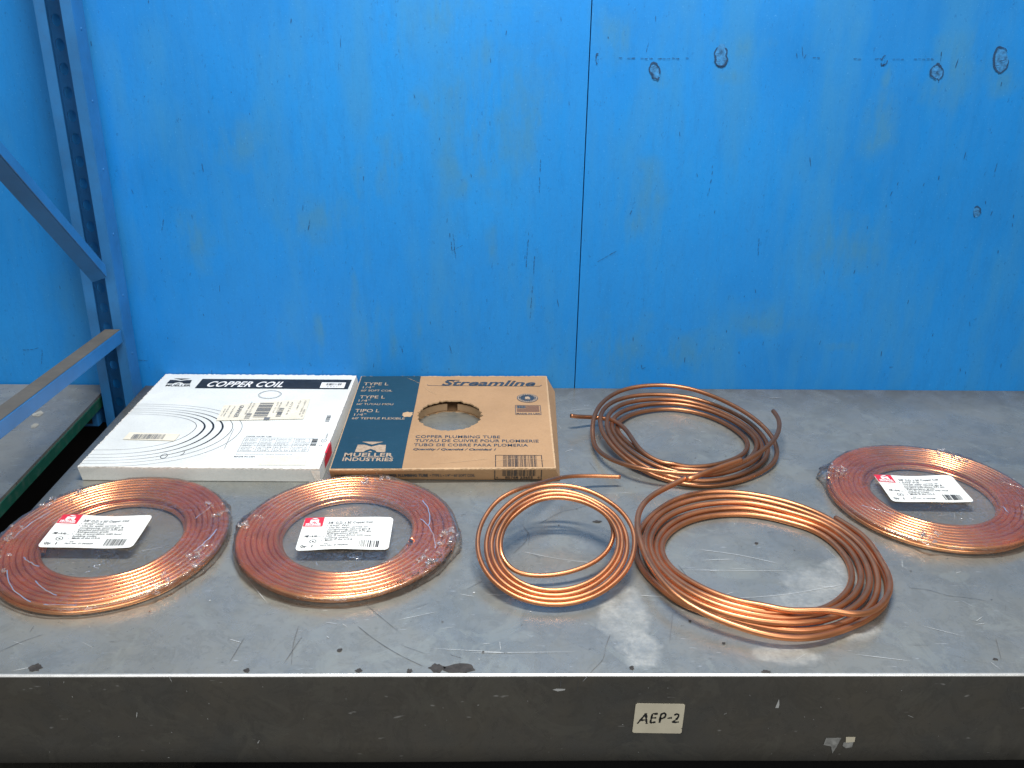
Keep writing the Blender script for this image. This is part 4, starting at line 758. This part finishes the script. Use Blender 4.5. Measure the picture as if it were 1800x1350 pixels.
# ------------------------------------------------------------------ film wrapped coils
LABEL_ROWS = [("3/8\" O.D. x 50' Copper Coil", .28, .775, .150, .215, 0), ('\u2022  0.032" Wall', .268, .515, .245, .29, 0), ('\u2022  Use for water service, air', .262, .735, .31, .355, 0), ('conditioning, natural gas &', .29, .77, .375, .42, 0),
              ('liquefied petroleum (LP) gas', .29, .78, .44, .485, 0), ('\u2022  Refrigeration grade', .258, .64, .505, .55, 0), ('\u2022  Use in accordance with local', .258, .79, .57, .615, 0), ('building codes', .285, .54, .635, .68, 0), ('\u2022  Made in the U.S.A.', .255, .60, .70, .745, 0), ('EP', .30, .34, .815, .845, 0), ('Part No. D 06050P', .262, .56, .865, .905, 0)]
def wrapped(cx, cy, R, lab, label, seed, tilt=0, lumps=(), skewy=1.0, phase=-14):
    rr = random.Random(seed); rt = .00475; pitch = .0094; n_turn = 8
    root = empty('wrapped_copper_coil', (cx, cy, 0), label, 'copper coil', None)
    bm = bmesh.new(); P = []
    per = 96; ph = math.radians(phase)
    for lay, zc in ((0, rt+.0003), (1, rt*3-.0004)):
        seq = range(n_turn*per+1)
        for i in seq:
            f = i/per; tt = f if lay == 0 else max(0, n_turn-f-.5)
            rad = R-rt-pitch*(tt+(.0 if lay == 0 else .0)); rad = max(rad, R-rt-pitch*n_turn)
            a = ph+2*math.pi*i/per; rad += .0012*mnoise.noise(Vector((math.cos(a)*1.5+lay*9, math.sin(a)*1.5, f*.7+seed)))
            P.append(Vector((cx+rad*math.cos(a), cy+rad*skewy*math.sin(a), zc+.0009*mnoise.noise(Vector((math.cos(a)*2, math.sin(a)*2, f*.9+seed*3))))))
    half = len(P)//2
    tube(bm, P[:half], rt, 12); tube(bm, P[half:], rt, 12)
    bmesh.ops.recalc_face_normals(bm, faces=bm.faces); link('tubing', bm, [COP_W, BORE_SHADE], root, True)
    # film: taut over both faces, drawn in round the rim, crumpled where it was sealed
    bm = bmesh.new(); NA = 240; prof = [(.0, .0199), (.03, .0198), (.06, .0197), (.09, .0197), (.11, .0198), (.122, .0199), (.14, .0200), (.155, .0200), (.17, .0200), (.182, .0198), (R-.004, .0193), (R+.0004, .0170), (R+.0022, .0120), (R+.0024, .0070), (R+.0018, .0022)]
    rings = []
    for q, (rad, zz) in enumerate(prof):
        ring = []
        for k in range(NA):
            a = 2*math.pi*k/NA; x_, y_ = math.cos(a), math.sin(a); r2 = rad; z2 = zz
            nz = mnoise.noise(Vector((x_*rad*26, y_*rad*26, seed*5.1))); n2 = mnoise.noise(Vector((x_*9, y_*9, seed*2.3+q*.15))); n3 = mnoise.noise(Vector((x_*30, y_*30, seed+q*.6)))
            if q < 5: z2 += .0010*nz
            else: z2 += max(0, .0011*n2+.0006*n3)
            if q >= 10: r2 += .0018*max(0, n2)+.0014*abs(n3)
            for (la, lw, lr, lz) in lumps:
                da = (a-math.radians(la)+math.pi)%(2*math.pi)-math.pi; g = math.exp(-(da/math.radians(lw))**2)
                if q >= 9: r2 += lr*g*(.55+.9*abs(n3))
                if 7 <= q <= 12: z2 += lz*g*(.3+abs(n3)*1.6)
            ring.append(bm.verts.new((cx+r2*x_, cy+r2*skewy*y_, max(.0012, z2))) if q else None)
        rings.append(ring)
    c0 = bm.verts.new((cx, cy, prof[0][1]))
    for k in range(NA): bm.faces.new((c0, rings[1][k], rings[1][(k+1)%NA]))
    for q in range(1, len(prof)-1):
        for k in range(NA): bm.faces.new((rings[q][k], rings[q+1][k], rings[q+1][(k+1)%NA], rings[q][(k+1)%NA]))
    # creases: narrow raised folds in the film
    for (a0, r0, a1, r1) in [(rr.uniform(0, 360), rr.uniform(.13, .19), None, None) for _ in range(9)]+[(rr.uniform(250, 300), rr.uniform(.085, .112), None, 0) for _ in range(5)]:
        a1 = a0+rr.uniform(8, 38)*rr.choice((-1, 1)); r1 = min(.19, max(.125, r0+rr.uniform(-.04, .04))) if r1 is None else r0+rr.uniform(-.01, .01)
        if r0 < .12: a1 = a0+rr.uniform(2, 9)*rr.choice((-1, 1))
        n = 14; Lp, Rp, Tp = [], [], []
        for k in range(n+1):
            t_ = k/n; a = math.radians(a0+(a1-a0)*t_); rd = r0+(r1-r0)*t_+.002*mnoise.noise(Vector((t_*6, seed, a0))); hh = .0013*math.sin(math.pi*t_)
            for L_, dr, dz in ((Lp, -.0009, 0), (Tp, 0, hh), (Rp, .0009, 0)): L_.append(bm.verts.new((cx+(rd+dr)*math.cos(a), cy+(rd+dr)*skewy*math.sin(a), .0207+dz)))
        for k in range(n): bm.faces.new((Lp[k], Lp[k+1], Tp[k+1], Tp[k])); bm.faces.new((Tp[k], Tp[k+1], Rp[k+1], Rp[k]))
    # sealed tufts where the film was gathered
    for (la, lw, lr, lz) in lumps:
        for _ in range(11):
            a = math.radians(la+rr.uniform(-1, 1)*lw); rd = R-.014+rr.uniform(-.02, .016); s_ = rr.uniform(.003, .008); M4 = Matrix.Translation((cx+rd*math.cos(a), cy+rd*skewy*math.sin(a), .0212 if rd < R else .012)) @ Matrix.Rotation(rr.uniform(0, 3.1), 4, 'Z') @ Matrix.Diagonal((1, .45, .28, 1))
            g = bmesh.ops.create_icosphere(bm, subdivisions=3, radius=s_, matrix=M4)
            for v in g['verts']: v.co += Vector((mnoise.noise(v.co*300), mnoise.noise(v.co*310+Vector((5, 0, 0))), mnoise.noise(v.co*290)))*.0022
    link('shrink_film', bm, FILM, root, True)
    # paper label, slightly curled, printed
    lx, ly, ang, lw_, lh, shear = lab
    def LP(u, v, dz=0.):   # u,v 0..1 from the label's top-left
        X_, Y2 = (u-.5)*lw_, (.5-v)*lh; X_ += shear*(.5-v)*lh
        x_ = lx+X_*math.cos(ang)-Y2*math.sin(ang); y_ = ly+X_*math.sin(ang)+Y2*math.cos(ang)
        return (x_, y_, .0222+.0012*math.sin(u*5+seed)+.0007*math.sin(v*4+u*9)+dz)
    bm = bmesh.new(); U, V_ = 28, 14; g = [[bm.verts.new(LP(i/U, j/V_)) for i in range(U+1)] for j in range(V_+1)]
    for cj, ci in ((0, 0), (0, U), (V_, 0), (V_, U)):   # clip the corners round
        g[cj][ci].co = Vector(LP(ci/U+(.014 if ci == 0 else -.014), cj/V_+(.02 if cj == 0 else -.02)))
    for j in range(V_):
        for i in range(U): bm.faces.new((g[j+1][i], g[j+1][i+1], g[j][i+1], g[j][i]))
    lb_ = link('label', bm, PAPER, root, True)
    def LQ(dz): return lambda u, v: LP(u, -v, dz)
    def band_(bm, u0, u1, v0, v1, dz, mi=0, n=8):
        for k in range(n):
            a_, b_ = u0+(u1-u0)*k/n, u0+(u1-u0)*(k+1)/n
            for q in range(3):
                c_, d_ = v0+(v1-v0)*q/3, v0+(v1-v0)*(q+1)/3; poly(bm, [LP(a_, d_, dz), LP(b_, d_, dz), LP(b_, c_, dz), LP(a_, c_, dz)], mi)
    bm = bmesh.new(); band_(bm, .004, .222, .006, .290, .0004); rb = link('red_corner', bm, RED, lb_)
    bm = bmesh.new(); emblem(bm, .070, .170, -.185, -.035, LQ(.0008)); write(bm, 'MUELLER', .030, .200, -.228, -.193, LQ(.0008), off=.05); write(bm, 'INDUSTRIES', .030, .200, -.272, -.238, LQ(.0008), off=.05)
    link('emblem', bm, WHT, lb_)
    bm = bmesh.new()
    for s_, u0, u1, v0, v1, _ in LABEL_ROWS: write(bm, s_, u0, u1, -v1, -v0, LQ(.0009), off=.008)
    write(bm, 'NL', .055, .10, -.615, -.565, LQ(.0009), off=.05, shear=.3); write(bm, 'TUBE', .103, .135, -.615, -.585, LQ(.0009)); write(bm, 'B PD', .140, .195, -.615, -.570, LQ(.0009), off=.03); write(bm, 'NSF61', .200, .240, -.615, -.595, LQ(.0009))
    ringpoly(bm, .165, -.740, .038, .055, .007, LQ(.0009)); disc(bm, .165, -.740, .011, .017, LQ(.0006), n=10); write(bm, 'Qty:', .045, .115, -.915, -.855, LQ(.0009), off=.02); write(bm, '1', .165, .176, -.915, -.855, LQ(.0009), off=.03)
    link('label_print', bm, INK, lb_)
    bm = bmesh.new(); write(bm, 'MUELLER STREAMLINE', .055, .175, -.335, -.312, LQ(.0009)); write(bm, 'COLLIERVILLE TN', .045, .19, -.375, -.352, LQ(.0009)); link('faded_print', bm, PINK, lb_)
    bm = bmesh.new(); bars(bm, .675, .885, -.930, -.740, LQ(.0009), 13, 31+seed); link('barcode', bm, INK, lb_)
    return root, P
W1, _ = wrapped(-.6560, .3390, .1935, (-.6865, .3445, -.010, .1605, .104, 0), 'film wrapped copper coil with paper label, leftmost coil, before the white carton', 2, lumps=((28, 9, .004, .003), (-50, 9, .006, .002), (-20, 14, .003, .002), (185, 14, .003, .002), (140, 12, .004, .001), (-150, 8, .003, .001)), skewy=1.075, phase=200)
W2, P2 = wrapped(-.2520, .3570, .1935, (-.2525, .3400, .012, .1585, .104, 0), 'film wrapped copper coil between the leftmost coil and the small loose coil', 5, lumps=((80, 9, .010, .003), (-8, 10, .010, .003), (172, 8, .005, .003), (-30, 6, .004, .001)), skewy=1.03)
W3, _ = wrapped(.8560, .5010, .1945, (.8400, .5055, -.020, .1560, .103, 0), 'film wrapped copper coil with paper label at the far right of the bench', 9, lumps=((155, 8, .016, .003), (-115, 5, .012, .001), (-30, 14, .006, .003), (52, 10, .004, .001)), skewy=1.02, phase=165)
for o in (W1, W2, W3): o['group'] = 'film wrapped copper coils'
# ink marks stamped along the outer turn of the middle wrapped coil
bm = bmesh.new(); txt = 'MUELLER ACR/MED  3/8 OD  COPPER TUBE USA'; rad = .1935-.00475
for i, ch in enumerate(txt):
    if ch == ' ': continue
    a = math.radians(-78+i*1.75); c_, s_ = math.cos(a), math.sin(a)
    put = lambda u, v: (-.2520+(rad+.0028-v)*c_-u*-s_*-1, .3570+((rad+.0028-v)*s_+u*c_)*1.03, .0217)
    put = lambda u, v, c_=c_, s_=s_: (-.2520+(rad-.0010-v*-1*-1)*c_-u*s_, .3570+((rad-.0010-v)*s_+u*c_)*1.03, .0213)
    write(bm, ch, 0, .0040, -.0020, .0022, lambda u, v: put(u, -v), off=.02)
link('tube_marking', bm, INK, W2)
